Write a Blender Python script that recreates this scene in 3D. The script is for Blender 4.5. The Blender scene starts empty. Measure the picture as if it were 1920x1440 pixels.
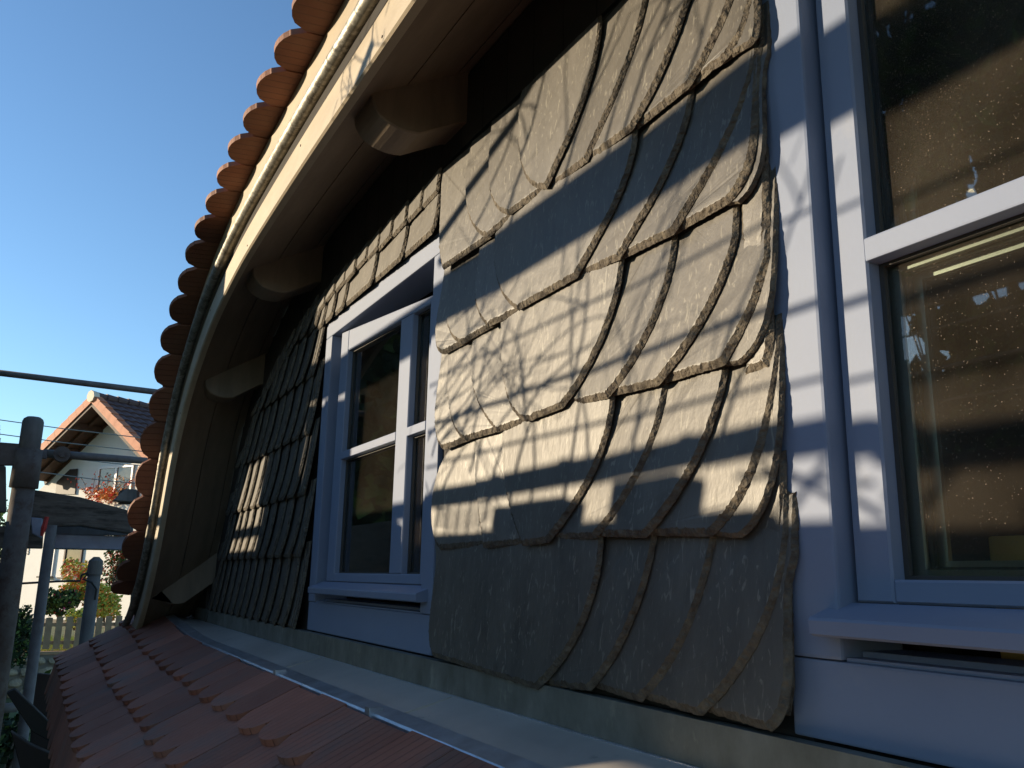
import bpy, bmesh, math, random
import numpy as np
from mathutils import Vector, Matrix, noise
random.seed(7)
V = Vector
scn = bpy.context.scene
# ------------------------------------------------------------------ camera
FPX = 1590.0
Lc = V((-907, -348, 1590)).normalized()
Uc = V((128, 6931, 1590)); Uc = (Uc - Lc * Uc.dot(Lc)).normalized()
Nc = Lc.cross(Uc)
ROT = Matrix((-Lc, -Nc, Uc))                 # camera space (x right, y up, z forward) -> world
CAM = V((0, -0.75, 0))
cam_d = bpy.data.cameras.new('camera'); cam = bpy.data.objects.new('camera', cam_d)
scn.collection.objects.link(cam); scn.camera = cam
cam_d.sensor_width = 36; cam_d.lens = FPX / 1920 * 36
cam_d.clip_start = 0.01; cam_d.clip_end = 3000
m3 = Matrix((ROT @ V((1, 0, 0)), ROT @ V((0, 1, 0)), -(ROT @ V((0, 0, 1))))).transposed()
cam.matrix_world = Matrix.Translation(CAM) @ m3.to_4x4()
# ------------------------------------------------------------------ light
AZ, EL = math.radians(40), math.radians(9.3)   # sun: from the front (-Y), 40 degrees round to the left (-X)
SUN = V((-math.sin(AZ) * math.cos(EL), -math.cos(AZ) * math.cos(EL), math.sin(EL)))
world = bpy.data.worlds.new('World'); scn.world = world; world.use_nodes = True
wn = world.node_tree.nodes; wl = world.node_tree.links
bg = wn['Background']; sky = wn.new('ShaderNodeTexSky'); sky.sky_type = 'NISHITA'; sky.sun_disc = False
sky.sun_elevation = EL; sky.sun_rotation = math.pi + AZ
sky.altitude = 300; sky.air_density = 1.0; sky.dust_density = 0.15; sky.ozone_density = 3.2
bg.inputs['Strength'].default_value = 0.15
wl.new(sky.outputs[0], bg.inputs[0])
sd = bpy.data.lights.new('sun', 'SUN'); sun = bpy.data.objects.new('sun', sd); scn.collection.objects.link(sun)
sd.energy = 4.4; sd.angle = math.radians(0.5); sd.color = (1.0, 0.82, 0.57)
sun.rotation_euler = (-SUN).to_track_quat('-Z', 'Y').to_euler()
scn.view_settings.view_transform = 'Standard'; scn.view_settings.look = 'None'
scn.view_settings.gamma = 1; scn.view_settings.exposure = 0.8

# ------------------------------------------------------------------ helpers
def ray(x, y):
    return ROT @ V(((x - 960) / FPX, -(y - 720) / FPX, 1))
def at(x, y, Y=0.0):
    r = ray(x, y); return CAM + r * ((Y - CAM.y) / r.y)
def atX(x, y, X):
    r = ray(x, y); return CAM + r * ((X - CAM.x) / r.x)
def atP(x, y, p, n):
    r = ray(x, y); return CAM + r * ((p - CAM).dot(n) / r.dot(n))
def link(o): scn.collection.objects.link(o); return o
def thing(name, label, cat, loc=(0, 0, 0), group=None):
    o = link(bpy.data.objects.new(name, None)); o.location = loc
    o.empty_display_size = 0.2
    o['label'] = label; o['category'] = cat
    if group: o['group'] = group
    return o
def tag(o, label, cat, group=None):
    o['label'] = label; o['category'] = cat
    if group: o['group'] = group
    return o
def obj(name, bm, mats, parent=None, smooth=False, label=None):
    me = bpy.data.meshes.new(name); bm.normal_update(); bm.to_mesh(me); bm.free()
    if not isinstance(mats, (list, tuple)): mats = [mats]
    for m in mats: me.materials.append(m)
    if smooth:
        for p in me.polygons: p.use_smooth = True
    o = link(bpy.data.objects.new(name, me))
    if parent:
        o.parent = parent
        o.matrix_parent_inverse = Matrix.Translation(parent_loc(parent)).inverted()
    if label: o['label'] = label
    return o
def parent_loc(p):
    l = V(p.location)
    q = p
    while q.parent:
        q = q.parent; l = V(q.location) if p.type != 'EMPTY' else l
    return l
def box(bm, a, b, bev=0.0, mi=0):
    a = V(a); b = V(b)
    lo = V((min(a.x, b.x), min(a.y, b.y), min(a.z, b.z))); hi = V((max(a.x, b.x), max(a.y, b.y), max(a.z, b.z)))
    r = bmesh.ops.create_cube(bm, size=1)
    vs = r['verts']
    for v in vs: v.co = V(((lo.x + hi.x) / 2 + v.co.x * (hi.x - lo.x), (lo.y + hi.y) / 2 + v.co.y * (hi.y - lo.y), (lo.z + hi.z) / 2 + v.co.z * (hi.z - lo.z)))
    if bev > 0:
        es = list({e for v in vs for e in v.link_edges})
        bmesh.ops.bevel(bm, geom=es, offset=bev, segments=2, affect='EDGES', profile=0.6)
    return bm
def obox(bm, p, q, up, w, h, bev=0.0):
    """bar from p to q: width w across, height h along up"""
    p = V(p); q = V(q); d = (q - p).normalized(); up = V(up); s = d.cross(up).normalized(); u = s.cross(d).normalized()
    r = bmesh.ops.create_cube(bm, size=1); L = (q - p).length
    for v in r['verts']:
        v.co = (p + q) / 2 + d * v.co.x * L + s * v.co.y * w + u * v.co.z * h
    if bev > 0:
        es = list({e for v in r['verts'] for e in v.link_edges})
        bmesh.ops.bevel(bm, geom=es, offset=bev, segments=2, affect='EDGES')
def tube(bm, pts, r, seg=10, cap=True, jit=0.0):
    pts = [V(p) for p in pts]; n = len(pts)
    rr = r if isinstance(r, (list, tuple)) else [r] * n
    rings = []; prev = None
    for i, p in enumerate(pts):
        d = (pts[min(i + 1, n - 1)] - pts[max(i - 1, 0)]).normalized()
        if prev is None:
            a = d.orthogonal().normalized()
        else:
            a = (prev - d * prev.dot(d)).normalized()
        prev = a; b = d.cross(a)
        rings.append([bm.verts.new(p + (a * math.cos(t) + b * math.sin(t)) * (rr[i] * (1 + random.uniform(-jit, jit)))) for t in [2 * math.pi * k / seg for k in range(seg)]])
    for i in range(n - 1):
        for k in range(seg):
            bm.faces.new((rings[i][k], rings[i][(k + 1) % seg], rings[i + 1][(k + 1) % seg], rings[i + 1][k]))
    if cap:
        bm.faces.new(rings[0][::-1]); bm.faces.new(rings[-1])
def prism(bm, poly, d, mi=0):
    """closed polygon of points extruded by vector d"""
    poly = [V(p) for p in poly]; d = V(d)
    a = [bm.verts.new(p) for p in poly]; b = [bm.verts.new(p + d) for p in poly]; n = len(a)
    fs = [bm.faces.new(a), bm.faces.new(b[::-1])]
    for i in range(n): fs.append(bm.faces.new((a[i], b[i], b[(i + 1) % n], a[(i + 1) % n])))
    for f in fs: f.material_index = mi
    bmesh.ops.recalc_face_normals(bm, faces=fs)
def new(): return bmesh.new()

# ------------------------------------------------------------------ materials
def mat(name, col, rough=0.6, col2=None, scale=8.0, detail=6, stretch=(1, 1, 1), bump=0.0, bscale=60.0, metal=0.0, spec=0.5,
        ramp=(0.35, 0.65), col3=None, scale3=2.0, ramp3=(0.5, 0.62), rvar=0.0, bdist=0.002):
    m = bpy.data.materials.new(name); m.use_nodes = True; nt = m.node_tree; n = nt.nodes; l = nt.links
    p = n['Principled BSDF']; p.inputs['Base Color'].default_value = (*col, 1); p.inputs['Roughness'].default_value = rough
    p.inputs['Metallic'].default_value = metal; p.inputs['Specular IOR Level'].default_value = spec
    tc = n.new('ShaderNodeTexCoord'); mp = n.new('ShaderNodeMapping'); l.new(tc.outputs['Object'], mp.inputs[0]); mp.inputs['Scale'].default_value = stretch
    out = None
    if col2:
        t = n.new('ShaderNodeTexNoise'); t.inputs['Scale'].default_value = scale; t.inputs['Detail'].default_value = detail; t.inputs['Roughness'].default_value = 0.65
        l.new(mp.outputs[0], t.inputs[0])
        r = n.new('ShaderNodeValToRGB'); r.color_ramp.elements[0].position = ramp[0]; r.color_ramp.elements[1].position = ramp[1]
        r.color_ramp.elements[0].color = (*col, 1); r.color_ramp.elements[1].color = (*col2, 1)
        l.new(t.outputs[0], r.inputs[0]); out = r.outputs[0]
        if rvar:
            mr = n.new('ShaderNodeMapRange'); mr.inputs[3].default_value = rough - rvar; mr.inputs[4].default_value = rough + rvar
            l.new(t.outputs[0], mr.inputs[0]); l.new(mr.outputs[0], p.inputs['Roughness'])
    if col3:
        t = n.new('ShaderNodeTexNoise'); t.inputs['Scale'].default_value = scale3; t.inputs['Detail'].default_value = 8; t.inputs['Roughness'].default_value = 0.7
        l.new(mp.outputs[0], t.inputs[0])
        r = n.new('ShaderNodeMapRange'); r.inputs[1].default_value = ramp3[0]; r.inputs[2].default_value = ramp3[1]; l.new(t.outputs[0], r.inputs[0])
        mx = n.new('ShaderNodeMix'); mx.data_type = 'RGBA'; l.new(r.outputs[0], mx.inputs[0])
        if out: l.new(out, mx.inputs[6])
        else: mx.inputs[6].default_value = (*col, 1)
        mx.inputs[7].default_value = (*col3, 1); out = mx.outputs[2]
    if out: l.new(out, p.inputs['Base Color'])
    if bump:
        t = n.new('ShaderNodeTexNoise'); t.inputs['Scale'].default_value = bscale; t.inputs['Detail'].default_value = 6; l.new(mp.outputs[0], t.inputs[0])
        b = n.new('ShaderNodeBump'); b.inputs['Strength'].default_value = bump; b.inputs['Distance'].default_value = bdist
        l.new(t.outputs[0], b.inputs['Height']); l.new(b.outputs[0], p.inputs['Normal'])
    return m
def N(m, t): return m.node_tree.nodes.new(t)
def slate_mat():
    m = bpy.data.materials.new('slate'); m.use_nodes = True; nt = m.node_tree; n = nt.nodes; l = nt.links; p = n['Principled BSDF']
    tc = n.new('ShaderNodeTexCoord')
    at_ = n.new('ShaderNodeAttribute'); at_.attribute_name = 'tone'
    big = n.new('ShaderNodeTexNoise'); big.inputs['Scale'].default_value = 5; big.inputs['Detail'].default_value = 7; big.inputs['Roughness'].default_value = 0.7
    mp = n.new('ShaderNodeMapping'); mp.inputs['Scale'].default_value = (2.2, 1, 0.7); l.new(tc.outputs['Object'], mp.inputs[0]); l.new(mp.outputs[0], big.inputs[0])
    r = n.new('ShaderNodeValToRGB'); cr = r.color_ramp
    cr.elements[0].position = 0.3; cr.elements[0].color = (0.064, 0.058, 0.051, 1); cr.elements[1].position = 0.7; cr.elements[1].color = (0.122, 0.111, 0.095, 1)
    l.new(big.outputs[0], r.inputs[0])
    # dark stains
    st = n.new('ShaderNodeTexNoise'); st.inputs['Scale'].default_value = 16; st.inputs['Detail'].default_value = 5
    mp2 = n.new('ShaderNodeMapping'); mp2.inputs['Scale'].default_value = (2.0, 1, 1.0); mp2.inputs['Rotation'].default_value = (0, .12, 0); l.new(tc.outputs['Object'], mp2.inputs[0]); l.new(mp2.outputs[0], st.inputs[0])
    rr = n.new('ShaderNodeMapRange'); rr.inputs[1].default_value = 0.58; rr.inputs[2].default_value = 0.72; rr.inputs[3].default_value = 0; rr.inputs[4].default_value = 0.45; l.new(st.outputs[0], rr.inputs[0])
    mx = n.new('ShaderNodeMix'); mx.data_type = 'RGBA'; l.new(rr.outputs[0], mx.inputs[0]); l.new(r.outputs[0], mx.inputs[6]); mx.inputs[7].default_value = (0.035, 0.030, 0.028, 1)
    # light flecks and scratches
    vo = n.new('ShaderNodeTexNoise'); vo.inputs['Scale'].default_value = 65; vo.inputs['Detail'].default_value = 3; vo.inputs['Distortion'].default_value = 1.5
    mp3 = n.new('ShaderNodeMapping'); mp3.inputs['Scale'].default_value = (1.6, 1, 0.5); mp3.inputs['Rotation'].default_value = (0, 0.5, 0); l.new(tc.outputs['Object'], mp3.inputs[0]); l.new(mp3.outputs[0], vo.inputs[0])
    r2 = n.new('ShaderNodeMapRange'); r2.inputs[1].default_value = 0.60; r2.inputs[2].default_value = 0.68; r2.inputs[3].default_value = 0; r2.inputs[4].default_value = 0.55; l.new(vo.outputs[0], r2.inputs[0])
    mx2 = n.new('ShaderNodeMix'); mx2.data_type = 'RGBA'; l.new(r2.outputs[0], mx2.inputs[0]); l.new(mx.outputs[2], mx2.inputs[6]); mx2.inputs[7].default_value = (0.28, 0.26, 0.21, 1)
    hv = n.new('ShaderNodeHueSaturation'); l.new(mx2.outputs[2], hv.inputs['Color']); l.new(at_.outputs['Fac'], hv.inputs['Value'])
    l.new(hv.outputs[0], p.inputs['Base Color'])
    p.inputs['Roughness'].default_value = 0.46; p.inputs['Specular IOR Level'].default_value = 0.6
    bn = n.new('ShaderNodeTexNoise'); bn.inputs['Scale'].default_value = 24; bn.inputs['Detail'].default_value = 9; bn.inputs['Roughness'].default_value = 0.62; bn.inputs['Distortion'].default_value = 0.0; l.new(mp2.outputs[0], bn.inputs[0])
    b = n.new('ShaderNodeBump'); b.inputs['Strength'].default_value = 0.3; b.inputs['Distance'].default_value = 0.004; l.new(bn.outputs[0], b.inputs['Height']); l.new(b.outputs[0], p.inputs['Normal'])
    return m
M = {}
M['slate'] = slate_mat()
M['slate_edge'] = mat('slate_edge', (0.06, 0.046, 0.034), 0.85, (0.15, 0.125, 0.09), scale=45, bump=1.0, bscale=120, bdist=0.006)
M['paint'] = mat('blue_grey_paint', (0.20, 0.24, 0.34), 0.58, (0.22, 0.26, 0.36), scale=3, col3=(0.27, 0.295, 0.36), scale3=6, ramp3=(0.6, 0.8), bump=0.12, bscale=220, spec=0.3, bdist=0.001)
M['cream'] = mat('cream_paint', (0.44, 0.365, 0.26), 0.6, (0.36, 0.29, 0.20), scale=4, stretch=(1, 1, 3), bump=0.15, bscale=60)
M['soffit'] = mat('soffit_paint', (0.25, 0.19, 0.135), 0.65, (0.19, 0.142, 0.10), scale=5, stretch=(1, 4, 1), bump=0.2, bscale=50)
M['gap'] = mat('dark_timber', (0.03, 0.025, 0.02), 0.9)
M['pipe'] = mat('galvanised_pipe', (0.30, 0.285, 0.24), 0.5, (0.14, 0.125, 0.10), scale=22, ramp=(0.45, 0.62), metal=0.55, bump=0.6, bscale=70, col3=(0.4, 0.385, 0.34), scale3=60)
M['zinc'] = mat('zinc', (0.42, 0.385, 0.345), 0.5, (0.55, 0.50, 0.45), scale=3, metal=0.25, col3=(0.16, 0.15, 0.14), scale3=9, ramp3=(0.62, 0.72), bump=0.2, bscale=14, bdist=0.004, rvar=0.12)
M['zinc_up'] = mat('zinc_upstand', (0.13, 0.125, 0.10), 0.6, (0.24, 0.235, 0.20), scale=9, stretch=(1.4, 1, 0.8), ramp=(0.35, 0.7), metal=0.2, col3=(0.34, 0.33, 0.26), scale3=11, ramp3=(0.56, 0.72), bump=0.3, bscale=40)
M['zinc_edge'] = mat('bright_zinc', (0.62, 0.66, 0.72), 0.32, (0.42, 0.44, 0.48), scale=14, metal=0.7, bump=0.3, bscale=25, bdist=0.003)
def tile_mat(name, c1, c2, c3, freq=0, rough=0.75):
    m = mat(name, c1, rough, c2, scale=5, detail=5, col3=c3, scale3=3.2, ramp3=(0.48, 0.7))
    nt = m.node_tree; n = nt.nodes; l = nt.links; p = n['Principled BSDF']
    src = p.inputs['Base Color'].links[0].from_socket
    a = n.new('ShaderNodeAttribute'); a.attribute_name = 'tone'
    hv = n.new('ShaderNodeHueSaturation'); l.new(src, hv.inputs['Color']); l.new(a.outputs['Fac'], hv.inputs['Value'])
    uv = n.new('ShaderNodeUVMap'); sx = n.new('ShaderNodeSeparateXYZ'); l.new(uv.outputs[0], sx.inputs[0])
    mu = n.new('ShaderNodeMath'); mu.operation = 'MULTIPLY'; mu.inputs[1].default_value = 6; l.new(sx.outputs[0], mu.inputs[0])
    fr = n.new('ShaderNodeMath'); fr.operation = 'FRACT'; l.new(mu.outputs[0], fr.inputs[0])
    mr = n.new('ShaderNodeMapRange'); mr.inputs[1].default_value = 0.0; mr.inputs[2].default_value = 0.1; l.new(fr.outputs[0], mr.inputs[0])
    nz = n.new('ShaderNodeTexNoise'); nz.inputs['Scale'].default_value = 90; tc = n.new('ShaderNodeTexCoord'); l.new(tc.outputs['Object'], nz.inputs[0])
    ad = n.new('ShaderNodeMath'); ad.operation = 'MULTIPLY_ADD'; ad.inputs[1].default_value = 0.35; l.new(nz.outputs[0], ad.inputs[0]); l.new(mr.outputs[0], ad.inputs[2])
    b = n.new('ShaderNodeBump'); b.inputs['Strength'].default_value = 0.8; b.inputs['Distance'].default_value = 0.004; l.new(ad.outputs[0], b.inputs['Height']); l.new(b.outputs[0], p.inputs['Normal'])
    mx = n.new('ShaderNodeMix'); mx.data_type = 'RGBA'; l.new(mr.outputs[0], mx.inputs[0]); mx.inputs[6].default_value = (c1[0] * .35, c1[1] * .35, c1[2] * .35, 1); l.new(hv.outputs[0], mx.inputs[7])
    l.new(mx.outputs[2], p.inputs['Base Color'])
    return m
M['tile'] = tile_mat('clay_tile', (0.33, 0.115, 0.07), (0.40, 0.155, 0.10), (0.20, 0.135, 0.115))
M['eave_tile'] = tile_mat('eave_clay_tile', (0.30, 0.12, 0.068), (0.235, 0.09, 0.052), (0.28, 0.135, 0.085))
def glass_mat(name, dust=0.05, speck=0.0, tint=(0.9, 0.95, 0.92)):
    m = bpy.data.materials.new(name); m.use_nodes = True; nt = m.node_tree; n = nt.nodes; l = nt.links; n.remove(n['Principled BSDF'])
    out = n['Material Output']; tr = n.new('ShaderNodeBsdfTransparent'); tr.inputs[0].default_value = (*tint, 1)
    gl = n.new('ShaderNodeBsdfGlossy'); gl.inputs['Roughness'].default_value = 0.015
    fr = n.new('ShaderNodeFresnel'); fr.inputs[0].default_value = 1.52
    mu = n.new('ShaderNodeMath'); mu.operation = 'MULTIPLY'; mu.inputs[1].default_value = 1.3; mu.use_clamp = True; l.new(fr.outputs[0], mu.inputs[0])
    m1 = n.new('ShaderNodeMixShader'); l.new(mu.outputs[0], m1.inputs[0]); l.new(tr.outputs[0], m1.inputs[1]); l.new(gl.outputs[0], m1.inputs[2])
    df = n.new('ShaderNodeBsdfDiffuse'); df.inputs[0].default_value = (0.36, 0.30, 0.24, 1)
    tc = n.new('ShaderNodeTexCoord'); nz = n.new('ShaderNodeTexNoise'); nz.inputs['Scale'].default_value = 7; nz.inputs['Detail'].default_value = 6; l.new(tc.outputs['Object'], nz.inputs[0])
    vo = n.new('ShaderNodeTexVoronoi'); vo.inputs['Scale'].default_value = 330; nzz = n.new('ShaderNodeTexNoise'); nzz.inputs['Scale'].default_value = 400; mxx = n.new('ShaderNodeMix'); mxx.data_type = 'RGBA'; mxx.inputs[0].default_value = .004; l.new(tc.outputs['Object'], nzz.inputs[0]); l.new(tc.outputs['Object'], mxx.inputs[6]); l.new(nzz.outputs[1], mxx.inputs[7]); l.new(mxx.outputs[2], vo.inputs[0])
    lt = n.new('ShaderNodeMath'); lt.operation = 'LESS_THAN'; lt.inputs[1].default_value = 0.16; l.new(vo.outputs['Distance'], lt.inputs[0])
    sc = n.new('ShaderNodeSeparateXYZ'); l.new(vo.outputs['Color'], sc.inputs[0])
    l2 = n.new('ShaderNodeMath'); l2.operation = 'LESS_THAN'; l2.inputs[1].default_value = speck; l.new(sc.outputs[0], l2.inputs[0])
    m3_ = n.new('ShaderNodeMath'); m3_.operation = 'MULTIPLY'; l.new(lt.outputs[0], m3_.inputs[0]); l.new(l2.outputs[0], m3_.inputs[1])
    mr = n.new('ShaderNodeMapRange'); mr.inputs[1].default_value = 0.3; mr.inputs[2].default_value = 0.7; mr.inputs[3].default_value = dust * .5; mr.inputs[4].default_value = dust * 1.5; l.new(nz.outputs[0], mr.inputs[0])
    ad = n.new('ShaderNodeMath'); ad.operation = 'MULTIPLY_ADD'; ad.inputs[1].default_value = 0.5; l.new(m3_.outputs[0], ad.inputs[0]); l.new(mr.outputs[0], ad.inputs[2])
    m2 = n.new('ShaderNodeMixShader'); l.new(ad.outputs[0], m2.inputs[0]); l.new(m1.outputs[0], m2.inputs[1]); l.new(df.outputs[0], m2.inputs[2])
    l.new(m2.outputs[0], out.inputs[0])
    return m
M['glass'] = glass_mat('window_glass', 0.02, 0.03)
M['dusty'] = glass_mat('dusty_glass', 0.05, 0.3)
M['seal'] = mat('window_seal', (0.05, 0.045, 0.04), 0.6)
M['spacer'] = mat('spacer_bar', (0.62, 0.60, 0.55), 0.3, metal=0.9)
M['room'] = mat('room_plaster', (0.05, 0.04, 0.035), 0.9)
M['ochre'] = mat('ochre_board', (0.62, 0.36, 0.10), 0.8, (0.5, 0.28, 0.08), scale=30)
M['frieze'] = mat('frieze_board', (0.035, 0.03, 0.027), 0.85, (0.055, 0.045, 0.04), scale=6, bump=0.3, bscale=30)
M['plank'] = mat('weathered_plank', (0.10, 0.075, 0.055), 0.85, (0.17, 0.14, 0.11), scale=5, stretch=(1, 1, 6), bump=0.5, bscale=30, col3=(0.05, 0.04, 0.03), scale3=4)
M['steel'] = mat('galvanised_steel', (0.13, 0.11, 0.095), 0.65, (0.2, 0.18, 0.16), scale=12, metal=0.1, col3=(0.12, 0.09, 0.07), scale3=8, ramp3=(0.55, 0.7), bump=0.2)
M['steel_plank'] = mat('steel_plank', (0.34, 0.37, 0.46), 0.5, (0.26, 0.28, 0.35), scale=9, metal=0.3, bump=0.3)
M['rusty'] = mat('rusty_paint', (0.085, 0.062, 0.05), 0.85, (0.14, 0.115, 0.095), scale=9, col3=(0.08, 0.045, 0.03), scale3=12, ramp3=(0.52, 0.65), bump=0.5, bscale=45)
M['oldpost'] = mat('old_post', (0.10, 0.09, 0.078), 0.85, (0.17, 0.155, 0.135), scale=12, stretch=(1, 1, .3), col3=(0.3, .28, .24), scale3=20, ramp3=(0.6, 0.75), bump=0.5)
M['render'] = mat('white_render', (0.84, 0.81, 0.76), 0.85, (0.88, 0.85, 0.80), scale=3, bump=0.2, bscale=40)
M['brown_wood'] = mat('brown_wood', (0.06, 0.03, 0.018), 0.7, (0.10, 0.05, 0.03), scale=6)
M['dark_wood'] = mat('dark_wood', (0.035, 0.022, 0.016), 0.8)
M['verge'] = mat('orange_verge', (0.62, 0.22, 0.10), 0.7, (0.5, 0.16, 0.07), scale=4)
M['neigh_tile'] = mat('brown_pantile', (0.085, 0.045, 0.04), 0.6, (0.12, 0.06, 0.05), scale=3)
M['pale'] = mat('pale_ridge_cap', (0.75, 0.66, 0.5), 0.7)
M['white_pvc'] = mat('white_frame', (0.75, 0.75, 0.75), 0.4)
M['winglass'] = mat('neighbour_glass', (0.05, 0.055, 0.05), 0.08, (0.16, 0.15, 0.12), scale=2, spec=0.8)
M['shutter'] = mat('roller_shutter', (0.03, 0.018, 0.016), 0.6)
M['picket'] = mat('picket_wood', (0.45, 0.29, 0.16), 0.8, (0.33, 0.20, 0.11), scale=6)
M['stone'] = mat('fieldstone', (0.42, 0.34, 0.22), 0.9, (0.30, 0.24, 0.17), scale=5, bump=0.6, bscale=12, bdist=0.03)
M['mortar'] = mat('mortar', (0.22, 0.19, 0.15), 0.95)
M['ground'] = mat('meadow_ground', (0.07, 0.10, 0.03), 0.95, (0.11, 0.13, 0.045), scale=1.5, col3=(0.12, 0.09, 0.05), scale3=0.4)
M['earth'] = mat('yard_earth', (0.16, 0.12, 0.08), 0.95, (0.10, 0.08, 0.05), scale=3)
M['bark'] = mat('bark', (0.10, 0.075, 0.05), 0.9, (0.16, 0.12, 0.09), scale=10, bump=0.5)
M['wire'] = mat('wire', (0.25, 0.25, 0.22), 0.6)
M['black'] = mat('black_rubber', (0.015, 0.015, 0.015), 0.6)
M['red'] = mat('red_strap', (0.45, 0.03, 0.02), 0.6)
M['tarp'] = mat('grey_tarpaulin', (0.12, 0.13, 0.12), 0.7)
def leaf(name, c):
    m = mat(name, c, 0.6, tuple(x * 1.5 for x in c), scale=1.2, spec=0.3)
    m.node_tree.nodes['Principled BSDF'].inputs['Transmission Weight'].default_value = 0
    return m
M['leaf'] = leaf('leaf_green', (0.08, 0.13, 0.03)); M['leafy'] = leaf('leaf_yellow_green', (0.36, 0.40, 0.07)); M['leafd'] = leaf('leaf_dark', (0.022, 0.038, 0.016))
M['berry'] = leaf('red_berries', (0.65, 0.09, 0.05)); M['orangeleaf'] = leaf('orange_leaf', (0.65, 0.26, 0.06)); M['yellow'] = leaf('yellow_flower', (0.7, 0.42, 0.04)); M['pink'] = leaf('pink_flower', (0.6, 0.06, 0.16))

# ================================================================== THE DORMER HOUSE
house = thing('dormer_house', 'slate clad eyebrow dormer with blue grey windows and curved tiled eave', 'house', (-2, 0, 0))
def H(name, bm, m, smooth=False, label=None): return obj(name, bm, m, house, smooth, label)
def sub(name, bm, m, par, smooth=False, label=None):
    o = obj(name, bm, m, None, smooth, label); o.parent = par
    o.matrix_parent_inverse = Matrix.Translation(V(house.location)).inverted() if par.type == 'MESH' else Matrix()
    if par.type == 'MESH': o.matrix_parent_inverse = (Matrix.Translation(V(house.location)) @ par.matrix_parent_inverse).inverted()
    return o

# ---- eave curve (bottom edge of the fascia, plane Y=-0.285)
BC = [(2.6, .30), (1.8, .62), (1.0, .83), (0.2, .94), (-0.5, .975), (-1.24, .985), (-1.86, .985), (-2.29, .975), (-2.62, .958), (-2.87, .925), (-3.1, .878), (-3.32, .80), (-3.52, .70), (-3.70, .56), (-3.82, .40), (-3.92, .20), (-4.03, .03), (-4.16, -.11), (-4.36, -.26), (-4.60, -.36)]
def catmull(P, m):
    out = []
    for i in range(len(P) - 1):
        p0 = V((*P[max(i - 1, 0)], 0)); p1 = V((*P[i], 0)); p2 = V((*P[i + 1], 0)); p3 = V((*P[min(i + 2, len(P) - 1)], 0))
        for k in range(m):
            t = k / m
            q = 0.5 * ((2 * p1) + (p2 - p0) * t + (2 * p0 - 5 * p1 + 4 * p2 - p3) * t * t + (3 * p1 - p0 - 3 * p2 + p3) * t ** 3)
            out.append((q.x, q.y))
    out.append(P[-1]); return out
def resample(P, step):
    out = [P[0]]; acc = 0
    for a, b in zip(P[:-1], P[1:]):
        d = math.dist(a, b); s = step - acc
        while s <= d:
            out.append((a[0] + (b[0] - a[0]) * s / d, a[1] + (b[1] - a[1]) * s / d)); s += step
        acc = (acc + d) % step if d else acc
    return out
CB = resample(catmull(BC, 12), 0.02)
# smooth
for _ in range(25):
    CB = [CB[0]] + [((CB[i - 1][0] + 2 * CB[i][0] + CB[i + 1][0]) / 4, (CB[i - 1][1] + 2 * CB[i][1] + CB[i + 1][1]) / 4) for i in range(1, len(CB) - 1)] + [CB[-1]]
NB = []
for i in range(len(CB)):
    a = CB[max(i - 3, 0)]; b = CB[min(i + 3, len(CB) - 1)]
    t = V((b[0] - a[0], b[1] - a[1])).normalized(); NB.append((t.y, -t.x) if -t.x > 0 else (t.y, -t.x))
def cpt(i, off, Y):
    """point of the eave curve i offset outwards along its normal"""
    return V((CB[i][0] + NB[i][0] * off, Y, CB[i][1] + NB[i][1] * off))
def strip(bm, o0, y0, o1, y1, i0=0, i1=None):
    """surface between two offset curves"""
    i1 = len(CB) - 1 if i1 is None else i1
    A = [bm.verts.new(cpt(i, o0, y0)) for i in range(i0, i1 + 1)]; B = [bm.verts.new(cpt(i, o1, y1)) for i in range(i0, i1 + 1)]
    for k in range(len(A) - 1): bm.faces.new((A[k], B[k], B[k + 1], A[k + 1]))
def band(bm, secs, i0=0, i1=None):
    """closed section [(off,Y)...] swept along the eave curve"""
    i1 = len(CB) - 1 if i1 is None else i1
    rings = [[bm.verts.new(cpt(i, o, y)) for (o, y) in secs] for i in range(i0, i1 + 1)]; n = len(secs)
    fs = []
    for a, b in zip(rings[:-1], rings[1:]):
        for k in range(n): fs.append(bm.faces.new((a[k], a[(k + 1) % n], b[(k + 1) % n], b[k])))
    fs.append(bm.faces.new(rings[0][::-1])); fs.append(bm.faces.new(rings[-1]))
    bmesh.ops.recalc_face_normals(bm, faces=fs)
def idx_at(x):
    return min(range(len(CB)), key=lambda i: abs(CB[i][0] - x) + (0 if CB[i][1] > -9 else 9))
# lower fascia in segments with butt joints
cuts = [0, idx_at(-0.6), idx_at(-1.95), idx_at(-2.62), len(CB) - 1]
for a, b in zip(cuts[:-1], cuts[1:]):
    bm = new(); band(bm, [(0.004, -.285), (0.0, -.280), (0, -.262), (.085, -.262), (.085, -.285)], a, b - (0 if b == len(CB) - 1 else 0)) if a == 0 else band(bm, [(0.004, -.285), (0.0, -.280), (0, -.262), (.085, -.262), (.085, -.285)], a, b)
    H('fascia_board', bm, M['cream'])
for i in range(30, len(CB) - 20, 29):
    bm = new()
    q = cpt(i, (.02, .066)[i % 2], -.2862); tube(bm, [q, q + V((0, .003, 0))], .0032, 8)
    H('nail', bm, M['rusty'])
bm = new(); band(bm, [(.162, -.292), (.162, -.262), (.263, -.262), (.263, -.292)]); H('upper_fascia_board', bm, M['cream'])
bm = new(); band(bm, [(.0855, -.268), (.0855, -.25), (.161, -.25), (.161, -.268)]); H('fascia_backing', bm, M['gap'])
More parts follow.
